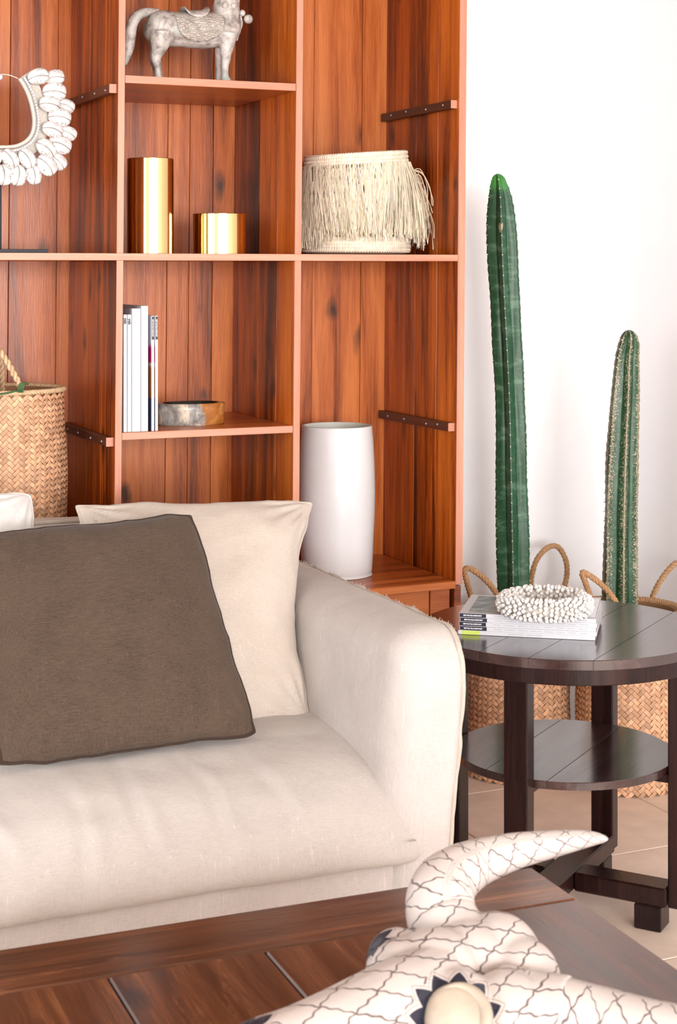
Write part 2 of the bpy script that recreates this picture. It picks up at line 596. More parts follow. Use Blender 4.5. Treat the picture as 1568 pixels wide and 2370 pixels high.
def bronze_mat():
    m, nt, b = newmat('verdigris_bronze')
    tc = nd(nt, 'ShaderNodeTexCoord').outputs['Object']
    n = nd(nt, 'ShaderNodeTexNoise', {'Vector': tc, 'Scale': 38, 'Detail': 7, 'Roughness': .65}).outputs[0]
    n2 = nd(nt, 'ShaderNodeTexNoise', {'Vector': tc, 'Scale': 14, 'Detail': 3}).outputs[0]
    c = ramp(nt, n, [(.30, (.13, .11, .095)), (.43, (.33, .29, .265)), (.55, (.50, .455, .425)), (.72, (.64, .60, .57))])
    g = nd(nt, 'ShaderNodeMapRange', {'Value': n2, 'From Min': .55, 'From Max': .72, 'To Max': .55}).outputs[0]
    c = mixc(nt, g, c, (.33, .42, .37))
    nt.links.new(c, b.inputs['Base Color'])
    b.inputs['Metallic'].default_value = .0
    b.inputs['Roughness'].default_value = .5
    vo = nd(nt, 'ShaderNodeTexVoronoi', {'Vector': tc, 'Scale': 110}).outputs['Distance']
    bp = nd(nt, 'ShaderNodeBump', {'Strength': .35, 'Distance': .002, 'Height': mt(nt, 'ADD', n, mt(nt, 'MULTIPLY', vo, .3))})
    nt.links.new(bp.outputs[0], b.inputs['Normal'])
    return m


M['bronze'] = bronze_mat()


def relief_mat():
    m, nt, b = newmat('tooled_bronze')
    tc = nd(nt, 'ShaderNodeTexCoord').outputs['Object']
    n = nd(nt, 'ShaderNodeTexNoise', {'Vector': tc, 'Scale': 42, 'Detail': 5, 'Roughness': .6}).outputs[0]
    wv = nd(nt, 'ShaderNodeTexWave', {'Vector': tc, 'Scale': 55, 'Distortion': 9, 'Detail': 2, 'Detail Scale': 2.2}, wave_type='RINGS').outputs[1]
    c = ramp(nt, n, [(.3, (.32, .27, .23)), (.5, (.53, .48, .43)), (.7, (.66, .62, .57))])
    c = mixc(nt, mt(nt, 'MULTIPLY', mt(nt, 'SUBTRACT', 1, wv), .45), c, (.22, .17, .14))
    nt.links.new(c, b.inputs['Base Color'])
    b.inputs['Metallic'].default_value = .0
    b.inputs['Roughness'].default_value = .5
    bp = nd(nt, 'ShaderNodeBump', {'Strength': .9, 'Distance': .002, 'Height': wv})
    nt.links.new(bp.outputs[0], b.inputs['Normal'])
    return m


M['relief'] = relief_mat()


def shell_mat():
    m, nt, b = newmat('cowrie_shell')
    v, r = rand_coords(nt, 9)
    tc = nd(nt, 'ShaderNodeTexCoord').outputs['Object']
    sx = nd(nt, 'ShaderNodeSeparateXYZ', {0: tc})
    vo = nd(nt, 'ShaderNodeTexVoronoi', {'Vector': v, 'Scale': 260})
    spots = mt(nt, 'LESS_THAN', vo.outputs['Distance'], .34)
    rim = mt(nt, 'GREATER_THAN', mt(nt, 'ABSOLUTE', sx.outputs[1]), .0125)
    side = mt(nt, 'GREATER_THAN', sx.outputs[0], -.006)
    keep = mt(nt, 'GREATER_THAN', nd(nt, 'ShaderNodeSeparateColor', {0: vo.outputs['Color']}).outputs[0], .35)
    f = mt(nt, 'MULTIPLY', mt(nt, 'MULTIPLY', spots, rim), mt(nt, 'MULTIPLY', keep, side))
    n = nd(nt, 'ShaderNodeTexNoise', {'Vector': v, 'Scale': 55, 'Detail': 3}).outputs[0]
    base = ramp(nt, n, [(.35, (.54, .50, .49)), (.5, (.70, .68, .67)), (.7, (.74, .73, .73))])
    c = mixc(nt, mt(nt, 'MULTIPLY', f, .9), base, (.10, .05, .03))
    # the toothed slit
    curve = mt(nt, 'ADD', sx.outputs[1], mt(nt, 'MULTIPLY', mt(nt, 'MULTIPLY', sx.outputs[0], sx.outputs[0]), 9.0))
    d = mt(nt, 'ABSOLUTE', mt(nt, 'SUBTRACT', curve, .001))
    teeth = mt(nt, 'MULTIPLY', mt(nt, 'ADD', mt(nt, 'SINE', mt(nt, 'MULTIPLY', sx.outputs[0], 2600)), 1), .0004)
    sl = mt(nt, 'LESS_THAN', d, mt(nt, 'ADD', teeth, .0007))
    front = mt(nt, 'GREATER_THAN', sx.outputs[2], 0)
    c = mixc(nt, mt(nt, 'MULTIPLY', mt(nt, 'MULTIPLY', sl, front), .85), c, (.12, .085, .06))
    nt.links.new(c, b.inputs['Base Color'])
    b.inputs['Roughness'].default_value = .22
    return m


M['cowrie'] = shell_mat()


def petri_mat():
    m, nt, b = newmat('petrified_wood')
    tc = nd(nt, 'ShaderNodeTexCoord').outputs['Object']
    n = nd(nt, 'ShaderNodeTexNoise', {'Vector': tc, 'Scale': 11, 'Detail': 8, 'Roughness': .68, 'Distortion': 1.1}).outputs[0]
    n2 = nd(nt, 'ShaderNodeTexNoise', {'Vector': tc, 'Scale': 8, 'Detail': 2, 'W': 3}, noise_dimensions='4D').outputs[0]
    c = ramp(nt, n, [(.30, (.03, .028, .026)), (.43, (.19, .18, .165)), (.50, (.32, .30, .27)), (.58, (.62, .52, .40)), (.64, (.25, .22, .19)), (.8, (.13, .10, .08))])
    sx = nd(nt, 'ShaderNodeSeparateXYZ', {0: tc}).outputs[0]
    o = nd(nt, 'ShaderNodeMapRange', {'Value': mt(nt, 'ADD', sx, mt(nt, 'MULTIPLY', mt(nt, 'SUBTRACT', n2, .5), .12)), 'From Min': .012, 'From Max': .026}).outputs[0]
    oc = ramp(nt, n, [(.35, (.20, .06, .012)), (.55, (.40, .15, .03)), (.7, (.52, .30, .13))])
    nt.links.new(mixc(nt, o, c, oc), b.inputs['Base Color'])
    b.inputs['Roughness'].default_value = .28
    bp = nd(nt, 'ShaderNodeBump', {'Strength': .4, 'Distance': .003, 'Height': n})
    nt.links.new(bp.outputs[0], b.inputs['Normal'])
    return m


M['petri'] = petri_mat()
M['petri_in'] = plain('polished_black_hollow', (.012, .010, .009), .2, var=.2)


def cactus_mat(name, base, light, speck, tipz):
    m, nt, b = newmat(name)
    tc = nd(nt, 'ShaderNodeTexCoord').outputs['Object']
    at = nd(nt, 'ShaderNodeAttribute', attribute_name='Col').outputs['Color']
    ridge = nd(nt, 'ShaderNodeSeparateColor', {0: at}).outputs[0]
    hgt = nd(nt, 'ShaderNodeSeparateColor', {0: at}).outputs[1]
    n = nd(nt, 'ShaderNodeTexNoise', {'Vector': stretch(nt, tc, 42, 16, 'Z'), 'Scale': 1, 'Detail': 5, 'Roughness': .6}).outputs[0]
    c = ramp(nt, n, [(.33, tuple(x * .75 for x in base)), (.52, base), (.72, light)])
    tip = nd(nt, 'ShaderNodeMapRange', {'Value': hgt, 'From Min': tipz, 'From Max': tipz + .02}).outputs[0]
    c = mixc(nt, mt(nt, 'MULTIPLY', tip, .85), c, (.035, .26, .035))
    if speck > 0:
        s1 = nd(nt, 'ShaderNodeTexNoise', {'Vector': tc, 'Scale': 230, 'Detail': 3, 'Roughness': .7}).outputs[0]
        s2 = nd(nt, 'ShaderNodeTexNoise', {'Vector': stretch(nt, tc, 7, 26, 'Z'), 'Scale': 1, 'Detail': 3}).outputs[0]
        thr = mt(nt, 'SUBTRACT', .74, mt(nt, 'MULTIPLY', mt(nt, 'ADD', mt(nt, 'MULTIPLY', ridge, .75), mt(nt, 'MULTIPLY', s2, .42)), .26))
        f = nd(nt, 'ShaderNodeMapRange', {'Value': mt(nt, 'SUBTRACT', s1, thr), 'From Min': 0, 'From Max': .03}).outputs[0]
        c = mixc(nt, mt(nt, 'MULTIPLY', f, speck), c, (.48, .40, .28))
        rl = nd(nt, 'ShaderNodeMapRange', {'Value': ridge, 'From Min': .84, 'From Max': .95, 'To Max': .8}).outputs[0]
        c = mixc(nt, rl, c, (.33, .27, .18))
    else:
        rl = nd(nt, 'ShaderNodeMapRange', {'Value': ridge, 'From Min': .9, 'From Max': .99, 'To Max': .55}).outputs[0]
        c = mixc(nt, rl, c, light)
    sc = nd(nt, 'ShaderNodeTexNoise', {'Vector': stretch(nt, tc, 10, 22, 'Z'), 'Scale': 1, 'Detail': 2}).outputs[0]
    sf = mt(nt, 'GREATER_THAN', sc, .745)
    c = mixc(nt, mt(nt, 'MULTIPLY', sf, .8), c, (.50, .40, .27))
    nt.links.new(c, b.inputs['Base Color'])
    b.inputs['Roughness'].default_value = .42
    bp = nd(nt, 'ShaderNodeBump', {'Strength': .25, 'Distance': .004, 'Height': n})
    nt.links.new(bp.outputs[0], b.inputs['Normal'])
    return m


M['cactus1'] = cactus_mat('green_cactus_skin', (.015, .078, .033), (.10, .195, .125), 0, .955)
M['cactus2'] = cactus_mat('speckled_cactus_skin', (.011, .062, .023), (.032, .10, .045), .9, 2.0)

# ------------------------------------------------------------------ the room
FZ = -.06                      # floor level
X0, X1, Y0, Y1, ZC = -2.6, 3.11, -4.45, 4.645, 2.75


def struct(name, mb, mat, **kw):
    o = mb.build(name, mat, **kw)
    o['kind'] = 'structure'
    return o


floor = struct('floor', MB().box((X0 - .1, Y0 - .1, FZ - .1), (X1 + .1, Y1 + .1, FZ - .006)), M['grout'])
tl = .60
tmesh = MB().box((.002, .002, -.012), (tl - .002, tl - .002, 0), .002).mesh('tile')
tmesh.materials.append(M['tile'])
jx, jy = at_z(1107, 1943, FZ).x, at_z(1470, 1971, FZ).y
x = jx - math.ceil((jx - X0) / tl) * tl
while x < X1:
    y = jy - math.ceil((jy - Y0) / tl) * tl
    while y < Y1:
        if x + tl > X0 and y + tl > Y0 and x > X0 - .55 and y > Y0 - .55:
            if x >= X0 - .02 and y >= Y0 - .02 and x + tl <= X1 + .02 and y + tl <= Y1 + .02:
                me = tmesh
            else:
                me = MB().box((max(.002, X0 - x), max(.002, Y0 - y), -.012), (min(tl - .002, X1 - x), min(tl - .002, Y1 - y), 0), .002).mesh('tile')
                me.materials.append(M['tile'])
            link('tile', me, None, floor, (x, y, FZ))
        y += tl
    x += tl

struct('wall_back', MB().box((X0, Y1, FZ), (X1, Y1 + .12, ZC)), M['wall'])
struct('wall_right', MB().box((X1, Y0, FZ), (X1 + .12, Y1 + .12, ZC)), M['wall'])
wl = MB()
wl.box((X0 - .12, Y0, FZ), (X0, Y1 + .12, .5)).box((X0 - .12, Y0, 2.5), (X0, Y1 + .12, ZC))
wl.box((X0 - .12, Y0, .5), (X0, -.65, 2.5)).box((X0 - .12, 2.45, .5), (X0, Y1 + .12, 2.5))
struct('wall_left', wl, M['clay'])
wf = MB()
wf.box((X0 - .12, Y0 - .12, FZ), (-2.0, Y0, ZC)).box((3.0, Y0 - .12, FZ), (X1 + .12, Y0, ZC)).box((-2.0, Y0 - .12, 2.55), (3.0, Y0, ZC))
wf.box((-2.0, Y0 - .12, FZ), (3.0, Y0, .66))
struct('wall_front', wf, M['clay'])
struct('ceiling', MB().box((X0 - .12, Y0 - .12, ZC), (X1 + .12, Y1 + .12, ZC + .1)), M['ceil'])
wfr = MB()
for (a, b_) in (((-2.0, .66), (-1.94, 2.55)), ((2.94, .66), (3.0, 2.55)), ((-1.94, 2.49), (2.94, 2.55)), ((-1.94, .66), (2.94, .72)), ((.47, .72), (.53, 2.49))):
    wfr.box((a[0], Y0 - .09, a[1]), (b_[0], Y0 - .03, b_[1]), .004)
struct('window_1', wfr, M['window'])
wfr = MB()
for (a, b_) in (((-.65, .5), (-.59, 2.5)), ((2.39, .5), (2.45, 2.5)), ((-.59, 2.44), (2.39, 2.5)), ((-.59, .5), (2.39, .56)), ((.87, .56), (.93, 2.44))):
    wfr.box((X0 - .09, a[0], a[1]), (X0 - .03, b_[0], b_[1]), .004)
struct('window_2', wfr, M['window'])

# ------------------------------------------------------------------ bookcase
YF, YB = 4.13, 4.61
fx = lambda px: at_Y(px, 590, YF).x
L0, L1 = fx(269.5), fx(285)
M0, M1 = fx(682), fx(697)
R0, R1 = fx(1060), fx(1076)
P1 = L0 - .50
P0 = P1 - (L1 - L0)
ZT = 2.42
zU0, zU = 1.967, 1.987
zM0, zM = 1.505, 1.5235
zL0, zL = 1.038, 1.057
zB0, zB = .577, .598
bc = thing('bookcase', 'tall open orange-brown teak bookcase against the white wall', 'bookcase', ((P0 + R1) / 2, (YF + YB) / 2, FZ))
lean = lambda v: Vector((v.x + .0092 * (v.z - 1.5), v.y, v.z))


def bpart(name, lo, hi, mat, parent=None, bev=.0015):
    return MB().box(lo, hi, bev).map(lean).build(name, mat, parent or bc, root=bc)


def divider(xa, xb, z0, z1, name='divider'):
    ys = [YF, YF + .128, YF + .27, YB - .0005]
    top = bpart(name, (xa, ys[0], z0), (xb, ys[1] - .0008, z1), M['teak_v'])
    lip = bpart('lit_edge', (xa, ys[0] - .003, z0), (xb, ys[0] + .0005, z1), M['teak_lit'], top, .0008)  # thin strip that carries the lit tone of the front edge
    for a in (1, 2):
        bpart('plank', (xa + random.uniform(0, .0006), ys[a] + .0008, z0), (xb, ys[a + 1] - .0008, z1), M['teak_v'], top)
    return top


for (xa, xb) in ((P0, P1), (L0, L1), (M0, M1)):
    divider(xa, xb, zM, ZT)
    divider(xa, xb, zB, zM0)
divider(R0, R1, zB - .012, ZT, 'side_panel')
sh = bpart('shelf', (P0, YF, zM0), (R0 - .0008, YB - .001, zM), M['teak_h'])
bpart('lit_edge', (P0, YF - .004, zM0), (R0 - .0008, YF + .0005, zM), M['teak_lit_h'], sh, .001)  # shelf front strip, lightness painted in
sh = bpart('shelf', (L1 + .0008, YF, zU0), (M0 - .0008, YB - .001, zU), M['teak_h'])
bpart('lit_edge', (L1 + .0008, YF - .002, zU0), (M0 - .0008, YF + .0005, zU), M['teak_lit_h'], sh, .001)
sh = bpart('shelf', (L1 + .0008, YF, zL0), (M0 - .0008, YB - .001, zL), M['teak_h'])
bpart('lit_edge', (L1 + .0008, YF - .002, zL0), (M0 - .0008, YF + .0005, zL), M['teak_lit_h'], sh, .001)
bpart('top_board', (P0, YF - .01, ZT), (R1, YB + .02, ZT + .025), M['teak_h'])
bpart('base_ledge', (P0, YF - .012, zB0), (R0 - .004, YB - .001, zB), M['teak_h'])
# base cupboard below the ledge
bpart('base_stile', (R0 - .006, YF - .006, FZ), (R1 - .006, YB, zB - .014), M['teak_h'])
bpart('base_stile', (P0, YF - .006, FZ), (P1, YB, zB0 - .001), M['teak_v'])
xs = [P1 + .002, L0 + .006, M0 - .02, at_Y(1005, 1370, YF).x, R0 - .010]
for i in range(4):
    bpart('cupboard_board', (xs[i], YF + .006, FZ + .06), (xs[i + 1] - .003, YF + .024, zB0 - .002), M['teak_h'])
bpart('plinth', (P1, YF + .03, FZ), (R0 - .008, YF + .05, FZ + .06), M['teak_h'])
# back boards
bxs = [P0, at_Y(20, 0, YB).x, at_Y(131, 0, YB).x, at_Y(262, 0, YB).x, at_Y(387, 0, YB).x, at_Y(438, 0, YB).x, at_Y(492, 0, YB).x,
       at_Y(600, 0, YB).x, at_Y(724, 0, YB).x, at_Y(836, 0, YB).x, R1]
for i in range(len(bxs) - 1):
    dy = random.uniform(0, .002)
    bpart('back_board', (bxs[i] + .0006, YB + dy, FZ + .02), (bxs[i + 1] - .0006, YB + .018, ZT), M['teak_back'], bev=.001)
bpart('backing', (P0, YB + .0185, FZ + .02), (R1, YB + .024, ZT), M['cleat'])


def cleat(x, sgn, z):
    """batten screwed to a divider face; sgn -1: it sticks out to the left"""
    a, b_ = (x - .020, x - .0003) if sgn < 0 else (x + .0003, x + .020)
    c = bpart('cleat', (a, YF + .012, z - .012), (b_, YB - .004, z + .012), M['cleat'], bev=.0012)
    bpart('cleat_end', (a, YF + .010, z - .0118), (b_, YF + .0121, z + .0118), M['teak_lit'], c, .0005)
    for k in range(4):
        yy = YF + .06 + k * .11 + random.uniform(-.02, .02)
        MB().ball((a if sgn < 0 else b_, yy, z + random.uniform(-.003, .004)), .0028, 8, 4).map(lean).build('nail', M['inkgrey'], c, smooth=True, root=bc)


for z in (1.952, 1.033):
    cleat(L0, -1, z)
    cleat(R0, -1, z)

# ------------------------------------------------------------------ weaving and rope
def weave(mb, surf, width, height, w, h=.0016, tint=(.75, 1.25), seed=1):
    """2/2 twill of flat strips running at 45 degrees; surf(s, t) -> point, normal"""
    rnd = random.Random(seed)
    q = 1 / math.sqrt(2)
    n = int((width + height) / w) + 4

    def put(a0, a1, b0, b1, along_a):
        sm = ((a0 + a1) / 2 + (b0 + b1) / 2) * q
        tm = ((a0 + a1) / 2 - (b0 + b1) / 2) * q
        if not (0 <= sm <= width and .3 * w <= tm <= height - .35 * w): return
        vs = []
        g = rnd.uniform(*tint)
        k = rnd.uniform(-.06, .06)
        cc = (g * (1 + k * .3), g * (1 - k * .2), g * (1 - k))
        e = .04 * w
        for ia in range(3):
            for ib in range(3):
                a = a0 + e + (a1 - a0 - 2 * e) * ia / 2
                b = b0 + e + (b1 - b0 - 2 * e) * ib / 2
                s, t = (a + b) * q, (a - b) * q
                t = min(max(t, -.002), height + .004)
                p, nn = surf(s, t)
                ln = ia if along_a else ib
                cr = ib if along_a else ia
                hh = h * (1.0 if ln == 1 else -.35) + h * (.25 if cr == 1 else 0) + rnd.uniform(-.15, .15) * h
                vs.append(p + nn * hh)
        fs = [(0, 3, 4, 1), (1, 4, 5, 2), (3, 6, 7, 4), (4, 7, 8, 5)]
        mb.add(vs, fs, cc)
    for i in range(-2, n + 2):
        for j in range(-n, n + 2):
            if (i + j) % 4 == 0:
                put(i * w, (i + 2) * w, j * w, (j + 1) * w, True)
            elif (i + j) % 4 == 2:
                put(i * w, (i + 1) * w, j * w, (j + 2) * w, False)


def rope(mb, path, r, turns_per_m=55, strands=3, n=6):
    P = [Vector(p) for p in path]
    d = [0]
    for i in range(1, len(P)): d.append(d[-1] + (P[i] - P[i - 1]).length)
    # resample densely
    step = 1 / turns_per_m / 9
    N = max(8, int(d[-1] / step))
    out = []
    k = 0
    for i in range(N + 1):
        t = d[-1] * i / N
        while k < len(P) - 2 and d[k + 1] < t: k += 1
        u = (t - d[k]) / max(d[k + 1] - d[k], 1e-9)
        out.append(P[k].lerp(P[k + 1], u))
    for s in range(strands):
        path2 = []
        up = Vector((.31, .2, .93)).normalized()
        for i, p in enumerate(out):
            t = (out[min(i + 1, N)] - out[max(i - 1, 0)]).normalized()
            a = up - t * up.dot(t)
            a.normalize()
            up = a
            b = t.cross(a)
            an = 2 * math.pi * (s / strands + d[-1] * i / N * turns_per_m)
            path2.append(p + (a * math.cos(an) + b * math.sin(an)) * r * .52)
        mb.tube(path2, r * .56, n)
    return mb


def basket(root, cx, cy, z0, ht, rt, rb, w, seed, rim_r=.009, mat_rim='rope', bulge=.0):
    C = Vector((cx, cy, 0))

    def rad(t):
        u = t / ht
        return rb + (rt - rb) * u + bulge * math.sin(math.pi * u)
    start = math.pi * .5                               # the seam is at the back

    def surf(s, t):
        an = start + s / rt
        r = rad(t) + .003 * math.sin(an * 3 + seed) + .002 * math.sin(t * 23 + an)
        nn = Vector((math.cos(an), math.sin(an), 0))
        return C + nn * r + Vector((0, 0, z0 + t)), nn
    mb = MB()
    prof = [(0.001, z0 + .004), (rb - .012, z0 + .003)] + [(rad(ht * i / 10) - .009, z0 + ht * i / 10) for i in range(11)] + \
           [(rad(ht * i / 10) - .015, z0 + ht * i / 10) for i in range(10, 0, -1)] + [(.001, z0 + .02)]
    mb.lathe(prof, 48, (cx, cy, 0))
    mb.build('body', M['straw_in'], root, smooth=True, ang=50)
    mb = MB()
    weave(mb, surf, 2 * math.pi * rt, ht, w, seed=seed)
    o = mb.build('weave', M['straw'], root)
    o['kind'] = 'stuff'
    rim = MB()
    path = [surf(2 * math.pi * rt * i / 60, ht)[0] + Vector((0, 0, .002)) for i in range(61)]
    rope(rim, path, rim_r, 38)
    rim.build('rim', M[mat_rim], root, smooth=True)
    return surf


# woven basket standing in the left compartment
bx = at_Y(2, 900, 4.36)
BA = thing('woven_basket', 'tall plaited palm basket with rope handle in the left compartment behind the sofa', 'basket', (bx.x, 4.36, zB))
zr = at_Y(145, 899, 4.36).z
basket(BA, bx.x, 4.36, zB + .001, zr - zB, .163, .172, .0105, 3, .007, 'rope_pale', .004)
hp = [at_Y(*p) for p in ((48, 915, 4.215), (46, 893, 4.21), (30, 862, 4.21), (12, 830, 4.22), (-12, 800, 4.24), (-40, 800, 4.26), (-58, 830, 4.26), (-70, 870, 4.25), (-78, 905, 4.24))]
rope(MB(), catmull(hp, 8), .0085, 30, 2).build('handle', M['rope_pale'], BA, smooth=True)
hp = [at_Y(*p) for p in ((6, 912, 4.50), (5, 880, 4.50), (2, 840, 4.49), (-10, 800, 4.47), (-40, 790, 4.46), (-70, 830, 4.47), (-85, 900, 4.48))]
rope(MB(), catmull(hp, 8), .0085, 30, 2).build('handle', M['rope_pale'], BA, smooth=True)
gs = MB()
gs.tube(catmull([at_Y(*p) for p in ((-60, 922, 4.195), (-20, 915, 4.194), (15, 910, 4.194), (44, 903, 4.198))], 6), .0026, 6)
for k in range(4):
    a = at_Y(46 + k * 3, 890, 4.19)
    gs.tube(catmull([at_Y(43 + k * 3, 908, 4.192), at_Y(42 + k * 4, 897, 4.187), at_Y(52 + k * 2, 887, 4.192), at_Y(60 + k * 2, 889, 4.198)], 5), .0022, 6)
gs.build('green_twine', M['green_string'], BA, smooth=True)

# ------------------------------------------------------------------ raffia basket
fc = at_Y(822, 580, 4.325)
RB = thing('fringed_basket', 'cream raffia basket with long shaggy fringe slumped on the middle shelf', 'basket', (fc.x, fc.y, zM))
rx, ry = .150, .125
topz = lambda an: at_Y(830, 358, 4.325).z - zM + .012 * math.cos(an - .2)


def rsurf(an, u, out=0):
    """u 0 bottom .. 1 rim; the wall leans and sags to the right"""
    H = topz(an)
    rr = (.985 - .03 * math.cos(u * 5)) + out
    lean_x = .014 * (1 - u) * math.cos(an)
    return Vector((fc.x + (rx * rr + out * 0) * math.cos(an) + lean_x + .004, fc.y + ry * rr * math.sin(an), zM + .004 + (H - .004) * u))


MB().grid(lambda i, j: rsurf(i * 2 * math.pi, j, -.05), 48, 14, True).build('body', M['raffia_in'], RB, smooth=True)
rnd = random.Random(5)


def coil(an_n, u, r, name):
    mb = MB()
    for k in range(an_n):
        a = 2 * math.pi * k / an_n
        p0, p1 = rsurf(a - .022, u, .01), rsurf(a + .030, u + .004, .012)
        t = (p1 - p0)
        g = rnd.uniform(.9, 1.12)
        mb.tube([p0 - t * .15 + Vector((0, 0, -r * .5)), (p0 + p1) / 2 + Vector((0, 0, r * .1)), p1 + t * .15 + Vector((0, 0, r * .6))], [r * .5, r * .85, r * .45], 6, c=(g, g, g))
    o = mb.build(name, M['raffia'], RB, smooth=True)
    o['kind'] = 'stuff'


for u, r in ((.985, .0085), (.945, .0085), (.905, .008)):
    coil(120, u, r, 'rim_braid')
for u, r in ((.028, .0085), (.065, .0085), (.105, .0085), (.145, .0085)):
    coil(120, u, r, 'base_braid')
mb = MB()
for k in range(2600):
    an = rnd.uniform(0, 2 * math.pi)
    row = rnd.choice((.90, .90, .86, .74, .60, .48))
    ln = rnd.uniform(.10, .235)
    if row < .7: ln = rnd.uniform(.08, .15)
    room = rsurf(an, row).z - zM - (.034 if -.75 < math.cos(an) < .8 else .012)
    ln = min(ln, room * rnd.uniform(.82, 1.0))
    fl = .05 + rnd.uniform(.05, .42) * max(0, math.cos(an)) ** 1.5          # the fringe stands off towards the right
    nn = Vector((math.cos(an), math.sin(an) * .85, 0))
    tg = Vector((-math.sin(an), math.cos(an), 0))
    p = rsurf(an, row, .02)
    sway = rnd.uniform(-.22, .22)
    wdt = rnd.uniform(.0008, .0018)
    pts = []
    for i in range(6):
        t = i / 5
        q = p + Vector((0, 0, -ln * t)) + nn * (.007 + fl * ln * t * (1.5 - .7 * t) + rnd.uniform(-.001, .002)) + tg * (sway * ln * t + rnd.uniform(-.0018, .0018))
        q.z = max(q.z, zM + .003)
        q.x = max(min(q.x, R0 - .01), M1 + .004)
        q.y = max(min(q.y, YB - .006), YF - .002)
        pts.append(q)
    g = rnd.uniform(.60, 1.14)
    cc = (g * rnd.uniform(.98, 1.02), g * rnd.uniform(.95, 1.01), g * rnd.uniform(.82, 1.04))
    vs, fs = [], []
    for i, q in enumerate(pts):
        a = .4 + .25 * i * rnd.uniform(-1, 1)
        d = (tg * math.cos(a) + nn * math.sin(a)) * wdt
        vs += [q - d, q + nn * wdt * .6, q + d]
    for i in range(5):
        fs += [(i * 3, i * 3 + 1, i * 3 + 4, i * 3 + 3), (i * 3 + 1, i * 3 + 2, i * 3 + 5, i * 3 + 4)]
    mb.add(vs, fs, cc)
for k in range(26):                                      # stray loops on the right
    an = rnd.uniform(-.55, .25)
    p = rsurf(an, rnd.uniform(.45, .85), .03)
    dx = rnd.uniform(.03, .075)
    q = [p, p + Vector((dx * .6, -.01, rnd.uniform(-.02, .012))), p + Vector((dx, -.015, -.05 + rnd.uniform(-.03, .01))), p + Vector((dx + rnd.uniform(-.01, .02), -.02, -.1 + rnd.uniform(-.02, .02)))]
    q = [Vector((min(v.x, R0 - .008), max(v.y, YF + .004), max(v.z, zM + .02))) for v in q]
    mb.tube(catmull(q, 4), .0011, 4, c=(1.05, 1.0, .92))
o = mb.build('fringe', M['raffia'], RB)
o['kind'] = 'stuff'

# ------------------------------------------------------------------ brass cylinders
def brass(label, pxa, pxb, pyt, Y):
    c = at_Y((pxa + pxb) / 2, 580, Y)
    Z = c.x * sT + c.y * cT
    r = (pxb - pxa) / F * Z / 2
    zt = at_Y((pxa + pxb) / 2, pyt, Y - r).z
    t = thing('brass_vase', label, 'vase', (c.x, c.y, zM), 0, 'brass cylinders on the middle shelf')
    MB().lathe([(.001, zM), (r - .001, zM), (r, zM + .001), (r, zt - .001), (r - .0008, zt), (r - .0022, zt), (r - .003, zt - .001), (r - .003, zM + .006), (.001, zM + .006)], 96, (c.x, c.y, 0)).build('body', M['brass'], t, smooth=True, ang=35)


brass('tall polished brass cylinder on the middle shelf', 294, 402, 364, 4.25)
brass('short wide polished brass cylinder on the middle shelf', 445, 570, 493, 4.27)

# ------------------------------------------------------------------ white floor vase
vc = at_Y(780, 1300, 4.36)
zt = at_Y(780, 984, 4.36).z
VA = thing('ceramic_vase', 'tall white handmade ceramic cylinder vase on the base ledge', 'vase', (vc.x, vc.y, zB))
sc = F / (vc.x * sT + vc.y * cT)
Hh = zt - zB


def vlump(p, an):
    k = 1 + .012 * noise.noise(Vector((math.cos(an) * 1.3, math.sin(an) * 1.3, p.z * 5)))
    return Vector((p.x * k, p.y * k, p.z))


pr = [(.001, 0), (76 / sc, 0), (80.5 / sc, .006), (83 / sc, .03), (86 / sc, .12), (88.5 / sc, .22), (87.5 / sc, .30), (85 / sc, .38), (82.8 / sc, Hh - .02), (82.3 / sc, Hh - .004), (81 / sc, Hh)]
pi = [(80.8 / sc, Hh), (76 / sc, Hh), (74.5 / sc, Hh - .004), (75 / sc, Hh - .04), (78 / sc, .2), (70 / sc, .03), (.001, .03)]
pd = [(r, zB + z) for r, z in pr]
pv = catmull([(r, z, 0) for r, z in pr], 3)
MB().lathe([(p[0], zB + p[1]) for p in pv], 72, (vc.x, vc.y, 0), fn=vlump).build('body', M['glaze'], VA, smooth=True, ang=60)
MB().lathe([(r, zB + z) for r, z in pi], 72, (vc.x, vc.y, 0), fn=vlump).build('inside', M['glaze_in'], VA, smooth=True, ang=60)

# ------------------------------------------------------------------ petrified wood bowl
pc = at_Y(438, 985, 4.295)
PB = thing('stone_bowl', 'low petrified-wood bowl in grey and rust brown beside the magazines', 'bowl', (pc.x, pc.y, zL))
sb = F / (pc.x * sT + pc.y * cT)
prad = [(0, 84), (25, 80), (50, 76), (75, 66), (105, 66), (135, 74), (165, 76), (195, 78), (225, 70), (255, 69), (285, 72), (312, 80), (335, 85), (350, 86)]


def pr_at(an):
    d = math.degrees(an) % 360
    for i in range(len(prad)):
        a0, r0 = prad[i]
        a1, r1 = prad[(i + 1) % len(prad)]
        if i == len(prad) - 1: a1 = 360
        if a0 <= d <= a1:
            return (r0 + (r1 - r0) * (d - a0) / (a1 - a0)) / sb
    return 75 / sb


zpt = at_Y(440, 931, 4.295).z


def pshape(k, wob=.0):
    def fn(p, an):
        r = pr_at(an) * k(p.z)
        r *= 1 + .02 * noise.noise(Vector((math.cos(an) * 4, math.sin(an) * 4, p.z * 40)))
        return Vector((r * math.cos(an), r * math.sin(an) * .8, p.z))
    return fn


